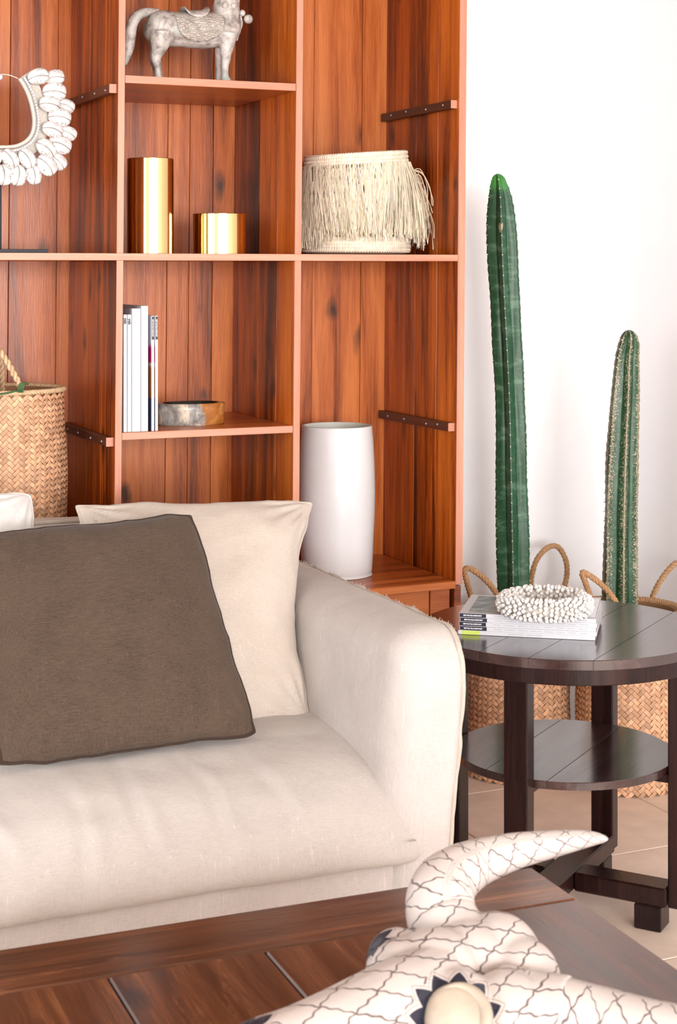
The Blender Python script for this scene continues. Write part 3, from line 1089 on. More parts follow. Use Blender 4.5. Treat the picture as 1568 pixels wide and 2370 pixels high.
hb = zpt - zL
MB().lathe([(1, zL), (1, zL + .002), (1, zL + hb * .3), (1, zL + hb * .7), (1, zL + hb - .003), (1, zL + hb)], 72, (pc.x, pc.y, 0),
           fn=pshape(lambda z: .93 if z < zL + .001 else (.955 if z > zL + hb - .001 else .96 + .04 * (z - zL) / hb))).build('rim_wall', M['petri'], PB, smooth=True, ang=50)
MB().lathe([(1, zL + hb), (1, zL + hb - .0005), (1, zL + hb - .02), (1, zL + .012)], 72, (pc.x, pc.y, 0),
           fn=pshape(lambda z: .955 if z > zL + hb - .0002 else (.83 if z > zL + hb - .01 else (.72 if z > zL + .02 else .05)))).build('hollow', M['petri_in'], PB, smooth=True, ang=40)


# ------------------------------------------------------------------ lettering
def lettering(text, size, mat, parent, root, mtx, name='lettering', width=None, bold=0):
    cu = bpy.data.curves.new('txt', 'FONT')
    cu.body = text
    cu.size = size
    cu.extrude = .00012
    cu.offset = bold
    cu.align_y = 'CENTER'
    o = bpy.data.objects.new('txt', cu)
    col.objects.link(o)
    bpy.context.view_layer.update()
    me = bpy.data.meshes.new_from_object(o.evaluated_get(bpy.context.evaluated_depsgraph_get()))
    bpy.data.objects.remove(o)
    bpy.data.curves.remove(cu)
    if width:
        xs = [v.co.x for v in me.vertices]
        k = width / max(1e-6, max(xs) - min(xs))
        for v in me.vertices: v.co.x *= k
    me.transform(WM[root.name].inverted() @ mtx)
    me.materials.clear()
    return link(name, me, mat, parent)


# ------------------------------------------------------------------ magazines on the shelf
def shelf_book(label, x0, x1, ztop, y0, depth, lx, mats, extra=None, name='magazine', cat='magazine', tilt=0):
    """spine towards the room; x0..x1 thickness"""
    t = thing(name, label, cat, ((x0 + x1) / 2, y0 + depth / 2, zL), 0, 'printed matter on the lower shelf')
    z0 = zL + .0006
    sh_ = lambda v: Vector((v.x + tilt * (v.z - zL), v.y, v.z))
    th = min(.0012, (x1 - x0) * .2)
    mb = MB()
    mb.box((x0, y0, z0), (x1, y0 + .0016, ztop), .0004)
    mb.box((x0, y0 + .001, z0), (x0 + th, y0 + depth, ztop), .0003)
    mb.box((x1 - th, y0 + .001, z0), (x1, y0 + depth, ztop), .0003)
    mb.map(sh_).build('cover', mats, t)
    MB().box((x0 + th, y0 + .0016, z0 + .0005), (x1 - th, y0 + depth - .002, ztop - .0012)).map(sh_).build('pages', M['paper2'], t)
    return t


def spine_mtx(x, y, z):
    # text runs downwards, letters face -Y
    m = Matrix(((0, 1, 0), (0, 0, -1), (-1, 0, 0))).to_4x4()
    # columns: text x -> -Z, text y -> +X, text z -> -Y
    return Matrix.Translation((x, y, z)) @ m


bxp = lambda px: at_Y(px, 900, YF + .006).x
yb = YF + .006
zt1 = at_Y(290, 728, yb).z
for i, (a, b_) in enumerate(((286.2, 294.3), (295.6, 304.5))):
    t = shelf_book(('white magazine spine with small black lettering next to the left divider', 'second white magazine spine with black lettering from the left divider')[i], bxp(a), bxp(b_), zt1, yb, .235, 0, M['paper'])
    lettering('yak', .0115, M['ink'], t, t, spine_mtx((bxp(a) + bxp(b_)) / 2, yb - .0003, at_Y(290, 736 + i * 1.5, yb).z), width=.018, bold=.00045)
    lettering('THE BALI MAGAZINE', .0045, M['inkgrey'], t, t, spine_mtx((bxp(a) + bxp(b_)) / 2, yb - .0003, at_Y(290, 828, yb).z), width=.045)
    lettering('THE SEMINYAK ISSUE', .0045, M['inkgrey'], t, t, spine_mtx((bxp(a) + bxp(b_)) / 2, yb - .0003, at_Y(290, 940, yb).z), width=.052)
shelf_book('broad white magazine, slightly lower of the two tall white ones', bxp(305.5), bxp(325.5), at_Y(310, 714, yb).z, yb - .001, .25, 0, M['paper'])
shelf_book('tallest white magazine in the row, with a blank spine', bxp(326.6), bxp(342.6), at_Y(330, 708, yb).z, yb - .001, .25, 0, M['paper'])
zt2 = at_Y(355, 731, yb).z


def cover_mat():
    m, nt, b = newmat('magazine_cover_picture')
    tc = nd(nt, 'ShaderNodeTexCoord').outputs['Object']
    z = nd(nt, 'ShaderNodeSeparateXYZ', {0: tc}).outputs[2]
    c = ramp(nt, mt(nt, 'MULTIPLY', z, 3.3), [(0, (.05, .07, .16)), (.28, (.05, .07, .15)), (.30, (.42, .16, .05)), (.55, (.45, .19, .06)), (.58, (.75, .70, .72)), (.60, (.62, .02, .17)), (.72, (.60, .02, .2)), (.76, (.70, .71, .80)), (1, (.72, .73, .80))])
    nt.nodes['Color Ramp'].color_ramp.interpolation = 'LINEAR'
    nt.links.new(c, b.inputs['Base Color'])
    b.inputs['Roughness'].default_value = .3
    return m


M['cover'] = cover_mat()
for i, (a, b_) in enumerate(((351.0, 357.2), (359.6, 365.8))):
    x0_, x1_ = bxp(a), bxp(b_)
    t = shelf_book(('colourful-covered magazine with navy spine label beside the tall white magazines', 'outermost magazine with navy spine label next to the stone bowl')[i], x0_, x1_, zt2, yb, .225, 0, M['paper'])
    MB().box((x0_ - .0006, yb + .0008, zL + .0008), (x0_ - .0001, yb + .224, zt2 - .0003)).build('front_cover', M['cover'], t)
    zl0 = at_Y(355, 786, yb).z
    lb = MB().box((x0_ + .0006, yb - .0004, zl0), (x1_ - .0004, yb, zt2 - .002)).build('spine_label', M['label'], t)
    xm = (x0_ + x1_) / 2
    lettering('NEW BALI VILLA MARCH-MAY', .0046, M['labelw'], lb, t, spine_mtx(xm, yb - .0006, at_Y(355, 739, yb).z), width=.046, bold=.00022)
    for py, wd, tx in ((805, .018, 'BALI LAMPU'), (838, .030, 'VILLA SEMINYAK'), (880, .024, 'MARMEL PARCEL'), (915, .026, 'TRAVELLERS'), (955, .018, 'FOUR LOVES')):
        lettering(tx, .0036, M['inkgrey'], t, t, spine_mtx(xm, yb - .0003, at_Y(355, py, yb).z), width=wd)

# ------------------------------------------------------------------ bronze horse
HY = 4.245
hq = lambda px, py, dy=0.0: at_Y(px, py, HY + dy)
hs = F / (hq(440, 60).x * sT + HY * cT)
zoff = zU - hq(520, 187).z                                   # hooves on the shelf
HO = thing('horse_statue', 'weathered grey bronze horse with saddle on the upper shelf', 'statue', (hq(440, 60).x, HY, zU))


def limb(mb, pts, dy=0, n=12, k=4):
    P = catmull([(p[0], p[1], p[2]) for p in pts], k)
    mb.tube([hq(p.x, p.y, dy if len(pts[0]) < 4 else 0) + Vector((0, 0, zoff)) for p in P], [max(.002, p.z / hs) for p in P], n)


mb = MB()
limb(mb, [(336, 52, 14), (348, 54, 33), (378, 55, 42), (420, 61, 38), (465, 64, 39), (505, 60, 38), (535, 52, 36), (552, 50, 20)], 0, 20)
limb(mb, [(512, 58, 34), (522, 25, 33), (526, -8, 30), (534, -45, 27), (546, -72, 24)], 0, 16)
limb(mb, [(536, -78, 20), (556, -68, 23), (578, -48, 18), (596, -30, 14), (603, -24, 11)], 0, 14)
limb(mb, [(536, -88, 6), (532, -104, 7), (530, -116, 2)], -.012, 8)
limb(mb, [(536, -88, 6), (532, -104, 7), (530, -116, 2)], .012, 8)
for dy, ox in ((-.026, 0), (.026, -5)):
    limb(mb, [(372 + ox, 62, 27), (371 + ox, 88, 24), (366 + ox, 108, 16), (361 + ox, 124, 12), (366 + ox, 145, 9), (368 + ox, 164, 9), (369 + ox, 172, 11), (374 + ox, 184, 14), (375 + ox, 187, 14)], dy, 12)
for dy, ox in ((-.024, 0), (.024, -13)):
    limb(mb, [(526 + ox, 66, 25), (526 + ox, 92, 19), (524 + ox, 112, 14), (523 + ox, 127, 12), (521 + ox, 145, 9), (521 + ox, 164, 9), (522 + ox, 172, 11), (527 + ox, 184, 14), (528 + ox, 187, 14)], dy, 12)
body = remeshed(mb, .0034, 5)
body.v = [Vector((v.x, v.y, max(v.z, zU + .0005))) + Vector((0, 0, 0)) for v in body.v]
body.build('body', M['bronze'], HO, smooth=True)
mb = MB()
limb(mb, [(368, 16, 6), (345, 17, 10), (322, 24, 12), (307, 42, 13), (302, 70, 13), (299, 98, 12), (294, 120, 9), (290, 140, 4)], 0, 12)
mb.build('tail', M['bronze'], HO, smooth=True)


def wrapper(x0, x1, a0, a1, lift, sag, n=26, m=30):
    """curved sheet lying over the trunk between two px columns"""
    def fn(i, j):
        px = x0 + (x1 - x0) * i
        ctr = 60 + 2 * math.sin(i * 3)
        rr = (40 + lift + sag * (2 * i - 1) ** 2) / hs
        an = a0 + (a1 - a0) * j
        c = hq(px, ctr) + Vector((0, 0, zoff))
        return c + Vector((0, math.sin(an) * rr * 1.02, math.cos(an) * rr))
    return fn


def sheet(fn, n, m, th, name, mat):
    mb = MB()
    mb.grid(fn, n, m)
    o = mb.build(name, mat, HO, smooth=True)
    md = o.modifiers.new('thick', 'SOLIDIFY')
    md.thickness = th
    md.offset = 0
    return o


def blanket_fn(i, j):
    u = 2 * i - 1
    half = R(70) + R(62) * math.sqrt(max(0, 1 - u * u))
    px = 396 + 112 * i
    an = -half + 2 * half * j
    rr = (41.5 + 1.2 * math.sin(i * 3.1)) / hs
    c = hq(px, 60 + 2 * math.sin(i * 3)) + Vector((0, 0, zoff))
    return c + Vector((0, math.sin(an) * rr * 1.03, math.cos(an) * rr))


sheet(blanket_fn, 30, 48, .0022, 'saddle_blanket', M['relief'])


def saddle_fn(i, j):
    px = 421 + 57 * i
    u = 2 * i - 1
    an = R(-62) + R(124) * j
    drop = math.sqrt(max(0, 1 - u * u))
    half = R(20) + R(34) * drop
    an = -half + 2 * half * j
    rr = (43 + 9 * u * u * u * u + 2) / hs
    c = hq(px, 60) + Vector((0, 0, zoff))
    return c + Vector((0, math.sin(an) * rr * 1.04, math.cos(an) * rr))


sheet(saddle_fn, 22, 20, .004, 'saddle', M['bronze'])
mb = MB()
for (a, b_) in ((352, 372), (362, 388)):
    P = []
    for k in range(21):
        an = R(-115) + R(230) * k / 20
        px = a + (b_ - a) * (1 - abs(an) / R(115))
        rr = (41 if px > 366 else 35 + (px - 348) * .3) / hs
        P.append(hq(px, 56) + Vector((0, math.sin(an) * rr, math.cos(an) * rr + zoff)))
    mb.tube(P, .0016, 6)
mb.build('rump_strap', M['bronze'], HO, smooth=True)
mb = MB()
P = []
for k in range(25):
    an = 2 * math.pi * k / 24
    c = hq(524 + 26 * math.sin(an), 14 - 12 * math.sin(an), .036 * math.cos(an)) + Vector((0, 0, zoff))
    P.append(c)
mb.tube(P, .0022, 6)
mb.build('collar', M['bronze'], HO, smooth=True)
for (px, py, r, dy) in ((561, 20, 8, -.012), (575, 34, 11, -.014), (522, 2, 8, -.036), (540, 3, 8, -.033)):
    MB().ball(hq(px, py, dy) + Vector((0, 0, zoff)), r / hs, 16, 10).build('bell', M['bronze'], HO, smooth=True)
mb = MB()
limb(mb, [(556, 26, 3.5), (559, 45, 4), (553, 65, 3), (548, 84, 2.2)], -.012, 8)
mb.build('tassel', M['bronze'], HO, smooth=True)

# ------------------------------------------------------------------ shell collar on its stand
NY = 4.285
nq = lambda px, py, dy=0: at_Y(px, py, NY + dy)
MX = 4.0                                                     # px column of the stand
ST = thing('display_stand', 'black iron stand carrying the shell collar on the middle shelf', 'stand', (nq(MX, 580).x, NY, zM))
a, b_ = nq(-92, 580).x, nq(100, 580).x
MB().box((a, NY - .05, zM + .0005), (b_, NY + .05, zM + .011), .001).build('base', M['iron'], ST)
mb = MB()
xm = nq(MX, 580).x
mb.tube([Vector((xm, NY + .022, zM + .010)), Vector((xm, NY + .022, nq(MX, 352).z))], .0042, 10)
mb.build('pole', M['iron'], ST, smooth=True, ang=50)
mb = MB()
mb.tube([Vector((nq(-40, 180).x, NY + .022, nq(MX, 356).z)), Vector((nq(48, 180).x, NY + .022, nq(MX, 356).z))], .003, 8)
mb.build('crossbar', M['iron'], ST, smooth=True, ang=50)

NK = thing('shell_collar', 'white cowrie shell collar hanging on a black stand', 'necklace', (xm, NY, nq(MX, 430).z))
half = [(40, 185), (50, 200), (62, 226), (70, 256), (73, 283), (69, 306), (57, 322), (38, 332), (18, 335), (MX, 335)]
inner = half + [(2 * MX - p[0], p[1]) for p in reversed(half[:-1])]
ic = catmull([nq(p[0], p[1]) for p in inner], 9)
ctr = nq(MX, 262)


def off(P, d, dy=0):
    out = []
    for i, p in enumerate(P):
        t = (P[min(i + 1, len(P) - 1)] - P[max(i - 1, 0)]).normalized()
        n_ = t.cross(Vector((0, 1, 0)))
        if n_.dot(p - ctr) < 0: n_ = -n_
        out.append(p + n_ * d + Vector((0, dy, 0)))
    return out


mb = MB()
mb.tube(off(ic, .006, -.002), .0085, 10, flat=.6)
for i in range(0, len(ic) - 1):                              # whipping around the cord
    pass
o = mb.build('cord_edge', M['cord'], NK, smooth=True)
mb = MB()
A, B = off(ic, .012), off(ic, .045, .004)
for i in range(len(A) - 1):
    v = [A[i], A[i + 1], B[i + 1], B[i]]
    mb.add(v + [q + Vector((0, .005, 0)) for q in v], [(0, 1, 2, 3), (7, 6, 5, 4), (3, 2, 6, 7), (0, 4, 5, 1)])
mb.build('net_band', M['net'], NK, smooth=True, ang=40)
mb = MB()
br = off(ic, .0175, -.006)
L = 0
for i in range(1, len(br)):
    L += (br[i] - br[i - 1]).length
    if L > .0052:
        L = 0
        mb.ball(br[i], .0040, 8, 6)
o = mb.build('bead_row', M['bead'], NK, smooth=True)
o['kind'] = 'stuff'
mb = MB()
mb.tube(catmull([ic[0] + Vector((.002, 0, .004)), nq(22, 174, -.004), nq(6, 172, -.006), nq(-12, 173, -.004), ic[-1] + Vector((-.002, 0, .004))], 6), .0016, 6)
mb.build('tie_cord', M['cord'], NK, smooth=True)
MB().ball(nq(-1, 178, -.008), .0085, 14, 10).build('clasp_bead', M['bead'], NK, smooth=True)
# the cowrie: long axis x, slit side z
cw = MB()


def cow(i, j):
    th = math.pi * j
    an = 2 * math.pi * i
    xx = -math.cos(th)
    rr = math.sin(th) ** .75
    wdt = .0205 * (1 + .10 * xx)
    y = rr * math.cos(an) * wdt
    z = rr * math.sin(an) * .0135
    z = z * (.82 if z > 0 else 1.0)
    cv = y + 9 * (xx * .027) ** 2 - .001
    if z > 0: z -= .0035 * math.exp(-(cv / .0028) ** 2) * rr
    return Vector((xx * .0265, y, z))


cw.grid(cow, 40, 25, True)
cowm = cw.mesh('shell', None, True)
cowm.materials.append(M['cowrie'])
SH = [(455, 190, 12, 1, 1.0), (650, 200, 8, 0, .95), (650, 370, -2, .5, 1.12), (595, 520, -8, 1, 1.02), (790, 540, -22, 0, .85), (712, 675, -8, .6, 1.1), (628, 822, -14, 1, 1.02), (815, 865, -26, 0, .85),
      (715, 1003, -20, .5, 1.12), (552, 1045, -38, 1, 1.05), (688, 1200, -42, 0, .95), (557, 1245, -48, .6, 1.1), (325, 1165, -58, 1, .98), (120, 1170, -58, 1, .98), (402, 1358, -82, .3, .98), (215, 1368, -95, .4, 1.02), (45, 1362, -88, .3, 1.02)]
Minv = WM[NK.name].inverted()


def shell(px, py, ang, lay, k):
    p = nq(px, py, -.004 - .012 * lay)
    o = link('shell', cowm, None, NK)
    a = R(ang)
    ex = Vector((math.cos(a), 0, math.sin(a)))               # long axis in the display plane
    ez = Vector((random.uniform(-.12, .12), -1, random.uniform(-.1, .15))).normalized()
    ey = ez.cross(ex).normalized()
    ex = ey.cross(ez)
    m = Matrix((ex, ey, ez)).transposed().to_4x4()
    o.matrix_local = Minv @ Matrix.Translation(p) @ m @ Matrix.Diagonal((k * 1.07, k * 1.07, k * 1.07, 1))


for sx_, sy_, an, lay, k in SH:
    px, py = sx_ / 5.153, 140 + sy_ / 5.153
    shell(px, py, an, lay, k)
    if px > 14: shell(2 * MX - px, py, 180 - an, lay, k)

# ------------------------------------------------------------------ sofa
SO = thing('sofa', 'low cream linen slipcovered sofa with rounded arm', 'sofa', (.4, 3.6, FZ))
SXL, SXR = -.75, 1.625
prof = catmull([(3.86, .42, 0), (3.7, .452, 0), (3.5, .462, 0), (3.34, .456, 0), (3.22, .435, 0), (3.13, .395, 0), (3.075, .335, 0), (3.060, .285, 0), (3.066, .252, 0), (3.10, .236, 0)], 8)
creases = [(.15, .010, .55), (.45, .012, .6), (.62, .016, .5), (.80, .014, .62), (.93, .012, .5), (1.08, .012, .55), (1.22, .008, .5)]


def seat(i, j):
    x = SXL + (SXR - SXL) * i
    k = j * (len(prof) - 1)
    a = prof[min(int(k), len(prof) - 2)]
    b = prof[min(int(k) + 1, len(prof) - 1)]
    p = a.lerp(b, k - int(k))
    y, z = p.x, p.y
    e = math.exp(-((SXR - x) / .07))
    z -= .05 * e * (1 if z > .3 else .3)
    if y < 3.35: y += .13 * math.exp(-((SXR - x) / .038)) * min(1, (3.35 - y) / .2)
    q = Vector((x, y, z))
    d = .010 * fbm((x * 1.0, y, z), 3.2, 3) + .004 * fbm((x, y, z), 9, 2)
    for cx_, am, jm in creases:                              # soft folds pulled over the front lip
        xx = x - cx_ - .05 * math.sin((j - .3) * 3) - .03 * fbm((cx_ * 9, j * 2, 0), 2, 2)
        d -= am * .55 * math.exp(-(xx / .012) ** 2) * math.exp(-((j - jm) / .17) ** 2)
        d += am * .35 * math.exp(-((xx - .024) / .02) ** 2) * math.exp(-((j - jm) / .19) ** 2)
    n_ = Vector((0, -.5, .8)) if z > .33 else Vector((0, -1, 0))
    return q + n_.normalized() * d


MB().grid(seat, 190, 66).build('seat_cushion', M['linen_seat'], SO, smooth=True)


def awarp(p):
    y, z = p.y, p.z
    r_ = .105
    y0 = 3.07
    top = .715
    if y < y0 + r_:
        t = (y0 + r_ - y) / r_
        zt_ = top - r_ * (1 - math.sqrt(max(0, 1 - min(t, 1) ** 2))) * .9
        if z > .35: z = .35 + (z - .35) * (zt_ - .35) / (top - .35)
    h = (z + .06) / .77
    x = p.x + .060 * h + .006 * fbm((p.x, y, z), 4, 2)
    if p.x < 1.55:                                            # padded inner face swells a little
        x -= .018 * math.sin(math.pi * min(max((y - 3.08) / .95, 0), 1)) * math.sin(math.pi * min(max((z - .3) / .45, 0), 1))
    return Vector((x, y + .004 * fbm((p.x, y, z), 6, 2), z))


ARM = MB().rbox((1.455, 3.07, FZ + .02), (1.606, 4.06, .715), (.078, .085, .06), (16, 44, 44), awarp, .018).build('arm', M['linen'], SO, smooth=True)
# frayed flange seam around the outer edge of the arm
fl = []
alo, ahi, arr = Vector((1.455, 3.07, FZ + .02)), Vector((1.606, 4.06, .715)), (.078, .085, .06)
for k in range(60): fl.append(Vector((1.600, 4.03 - .96 * k / 59, .715)))
for k in range(1, 50): fl.append(Vector((1.600, 3.07, .715 - .73 * k / 49)))
fl = [awarp(rounded(p, alo, ahi, arr, .018)) + Vector((.001, -.002, .003)) for p in fl]
fl = [p + Vector((.003 * fbm(p, 14, 2), .004 * fbm(p + Vector((3, 1, 2)), 16, 2), .004 * fbm(p, 20, 2))) for p in catmull(fl, 2)]
mb = MB()
mb.tube(fl, .0065, 8)
rnd = random.Random(8)
for p in fl[: 150]:                                          # loose threads
    for _ in range(2):
        mb.tube([p, p + Vector((rnd.uniform(-.004, .006), rnd.uniform(-.006, .006), rnd.uniform(.005, .011)))], .0006, 3)
mb.build('arm_flange', M['linen_flange'], ARM, smooth=True, root=SO)
ln2 = [p + Vector((-.014, .004 if p.z > .6 else .006, -.006)) for p in fl]


def bwarp(p):
    return Vector((p.x, p.y + .012 * fbm((p.x, p.y, p.z), 2.2, 2), p.z + .010 * fbm((p.x, p.y, p.z), 2.6, 2)))


BACK = MB().rbox((SXL, 3.90, FZ + .02), (1.555, 4.09, .865), (.06, .06, .06), (60, 10, 30), bwarp).build('backrest', M['linen'], SO, smooth=True)
mb = MB()
mb.tube([bwarp(Vector((SXL + .05 + (1.5 - SXL - .05) * k / 80, 3.95, .868))) for k in range(81)], .0055, 8)
mb.build('backrest_piping', M['linen_flange'], BACK, smooth=True, root=SO)


def skirt(i, j):
    x = SXL + (1.53 - SXL) * i
    z = FZ + .012 + (.262 - FZ - .012) * j
    return Vector((x, 3.094 - .010 * (1 - j) + .006 * fbm((x * 3, 0, z), 2, 2) + .003 * math.sin(x * 26), z))


mb = MB()
mb.grid(skirt, 120, 14)
o = mb.build('skirt', M['linen'], SO, smooth=True)
o.modifiers.new('thick', 'SOLIDIFY').thickness = .004
MB().box((SXL + .02, 3.2, FZ + .05), (1.53, 3.9, .34), .01).build('frame', M['straw_in'], SO)
for (x, y) in ((SXL + .08, 3.2), (1.5, 3.2), (SXL + .08, 3.98), (1.5, 3.98)):
    MB().lathe([(.001, FZ), (.018, FZ), (.024, FZ + .05), (.001, FZ + .05)], 14, (x, y, 0)).build('foot', M['ebony'], SO, smooth=True, ang=40)


# ------------------------------------------------------------------ cushions
def pillow(name, label, TL, TR, BR, BL, T, mats, seam_mat, concave=(.05, .05), seam=.005, seed=0, rnd_c=.05, wr=.006, N=56, group=None, lump=.0, sink=0):
    TL, TR, BR, BL = map(Vector, (TL, TR, BR, BL))
    nrm = (TR - TL).cross(BL - TL).normalized()
    if nrm.y > 0: nrm = -nrm
    base = (BL + BR) / 2
    th = thing(name, label, 'cushion', (base.x, base.y, base.z), 0, group)

    def pos(s, t):
        # edges bow inwards between the corners
        a = s * (1 - concave[0] * (1 - t * t) * abs(s) ** 3)
        b = t * (1 - concave[1] * (1 - s * s) * abs(t) ** 3)
        rd = 1 - rnd_c * (abs(s) * abs(t)) ** 5
        u, v = (a * rd + 1) / 2, (b * rd + 1) / 2
        p = (TL * (1 - u) + TR * u) * v + (BL * (1 - u) + BR * u) * (1 - v)
        ed = max(abs(s), abs(t)) ** 8
        p = p + (TR - TL).normalized() * .007 * ed * fbm((t * 2.2 + seed, s * .3, 1), 1.6, 2) + (TL - BL).normalized() * .007 * ed * fbm((s * 2.2, seed, t * .3), 1.6, 2)
        return p

    def thick(s, t):
        a = max(0, 1 - abs(s) ** 2.4)
        b = max(0, 1 - abs(t) ** 2.4)
        return T * (a * b) ** .48

    def wrink(s, t, sd):
        rr = 0
        for (cs, ct) in ((-1, -1), (1, -1), (1, 1), (-1, 1)):
            ds, dt = s - cs, t - ct
            dist = math.hypot(ds, dt)
            an = math.atan2(dt * ct, ds * cs)
            rr += math.sin(an * 17 + sd + cs + ct * 2) * math.exp(-((dist - .28) / .2) ** 2)
        return wr * .5 * rr + wr * .9 * fbm((s * 1.3 + sd, t * 1.3, seed), 1.5, 3)

    mb = MB()
    for side in (1, -1):
        def fn(i, j):
            s = math.sin((i - .5) * math.pi)
            t = math.sin((j - .5) * math.pi)
            h = thick(s, t)
            w_ = wrink(s, t, seed + (0 if side > 0 else 5)) * min(1, h / (T * .35))
            return pos(s, t) + nrm * (h + w_) * (1 if side > 0 else -.45)
        mb.grid(fn, N, N, flip=side < 0)
    cov = mb.build('cover', mats, th, smooth=True)
    path = []
    for k in range(40): path.append((-1 + 2 * k / 40, 1))
    for k in range(40): path.append((1, 1 - 2 * k / 40))
    for k in range(40): path.append((1 - 2 * k / 40, -1))
    for k in range(40): path.append((-1, -1 + 2 * k / 40))
    P = [pos(math.sin(s * math.pi / 2), math.sin(t * math.pi / 2)) for s, t in path]
    MB().tube(P, seam, 8, closed=True).build('piping', seam_mat, cov, smooth=True, root=th)
    return th


# oatmeal back cushion in the corner
pillow('linen_cushion', 'large oatmeal linen cushion leaning in the corner by the sofa arm',
       at_Y(166, 1162, 3.83), at_Y(732, 1155, 3.81), at_Y(732, 1680, 3.49), at_Y(150, 1690, 3.49), .080, M['linen_cush'], M['linen_flange'], (.20, .05), .0042, 2, .05, .011)
# white cushion at the left edge of the picture
pillow('linen_cushion', 'pale white linen cushion at the left behind the brown one',
       at_Y(-420, 1142, 3.80), at_Y(80, 1140, 3.83), at_Y(104, 1560, 3.60), at_Y(-430, 1600, 3.58), .06, M['linen_white'], M['linen_white'], (.05, .05), .004, 7, .05, .008)
# brown cushion in front
pillow('linen_cushion', 'dark brown linen cushion with black piping in front of the pale cushions',
       at_Y(-90, 1240, 3.60), at_Y(450, 1184, 3.62), at_z(598, 1702, .470), at_z(-6, 1784, .470), .065, M['linen_brown'], M['linen_seam'], (.04, .03), .0048, 4, .035, .006)

# ------------------------------------------------------------------ round side table
TX, TY, TZ = 2.103, 3.400, .62
TROT = -R(52.6)
TB = thing('side_table', 'round two-tier dark stained wooden side table beside the sofa', 'table', (TX, TY, FZ), TROT)
TM = WM[TB.name]
TI = TM.inverted()


def tlocal(mb):
    return mb.map(lambda v: TM @ v)


def disc_plank(x0, x1, r, z0, z1, bev):
    """slice of a disc between two parallel cuts"""
    pts = []
    a0 = math.acos(max(-1, min(1, x1 / r)))
    a1 = math.acos(max(-1, min(1, x0 / r)))
    n = 16
    for k in range(n + 1): pts.append((r * math.cos(a0 + (a1 - a0) * k / n), r * math.sin(a0 + (a1 - a0) * k / n)))
    for k in range(n + 1): pts.append((r * math.cos(-a1 + (a1 - a0) * k / n), r * math.sin(-a1 + (a1 - a0) * k / n)))
    out = []
    for p in pts:
        if not out or math.hypot(p[0] - out[-1][0], p[1] - out[-1][1]) > 1e-4: out.append(p)
    if math.hypot(out[0][0] - out[-1][0], out[0][1] - out[-1][1]) < 1e-4: out.pop()
    return MB().prism(out, z0, z1, bev)


zf = lambda z: z - FZ
cuts = [-.345, -.21, -.075, .045, .18, .345]
for i in range(5):
    g = .0004
    tlocal(disc_plank(cuts[i] + (g if i else 0), cuts[i + 1] - (g if i < 4 else 0), .345, zf(TZ - .022) + random.uniform(-.0004, .0004), zf(TZ), .0016)).build('top_plank', M['ebony_y'], TB, root=TB)
mb = MB()
mb.lathe([(.338, zf(TZ - .058)), (.340, zf(TZ - .056)), (.340, zf(TZ - .0225)), (.31, zf(TZ - .0225)), (.31, zf(TZ - .058)), (.338, zf(TZ - .058))], 96)
tlocal(mb).build('apron', M['ebony'], TB, smooth=True, ang=35)
LZ = .325
cuts = [-.262, -.10, .055, .262]
for i in range(3):
    tlocal(disc_plank(cuts[i] + (.0004 if i else 0), cuts[i + 1] - (.0004 if i < 2 else 0), .262, zf(LZ - .018), zf(LZ), .0016)).build('shelf_plank', M['ebony_y'], TB, root=TB)
for k in range(4):
    a = R(90) * k
    m = Matrix.Rotation(a, 4, 'Z')
    mb = MB().box((-.029, -.307, zf(.0)), (.029, -.265, zf(TZ - .058)), .003, m)
    tlocal(mb).build('leg', M['ebony'], TB)
    mb = MB().box((-.034, -.25, zf(FZ)), (.034, -.185, zf(0.0) - .001), .003, m)
    tlocal(mb).build('foot', M['ebony'], TB)
for k in range(2):
    m = Matrix.Rotation(R(90) * k, 4, 'Z')
    dz = .0 if k == 0 else .0
    if k == 0:
        mb = MB().box((-.036, -.263, zf(.0)), (.036, .263, zf(.045)), .004, m)
        mb.box((-.02, -.27, zf(.005)), (.02, .27, zf(.04)), .004, m)
    else:
        mb = MB().box((-.036, -.263, zf(.0)), (.036, -.037, zf(.0448)), .004, m)
        mb.box((-.036, .037, zf(.0)), (.036, .263, zf(.0448)), .004, m)
    tlocal(mb).build('stretcher', M['ebony'], TB)
for k in range(2):                                          # bearers of the lower shelf
    m = Matrix.Rotation(R(90) * k, 4, 'Z')
    tlocal(MB().box((-.014, -.266, zf(LZ - .040) - k * .0002), (.014, .266, zf(LZ - .0185) - k * .0002), .002, m)).build('shelf_bearer', M['ebony'], TB)

# ------------------------------------------------------------------ magazines on the side table
FL, FR, BRm = at_z(1063, 1468, TZ), at_z(1380, 1483, TZ), at_z(1430, 1437, TZ)
dirx = (FR - FL)
mlen = dirx.length
rz = math.atan2(dirx.y, dirx.x)
mdep = .226
hstack = .0098


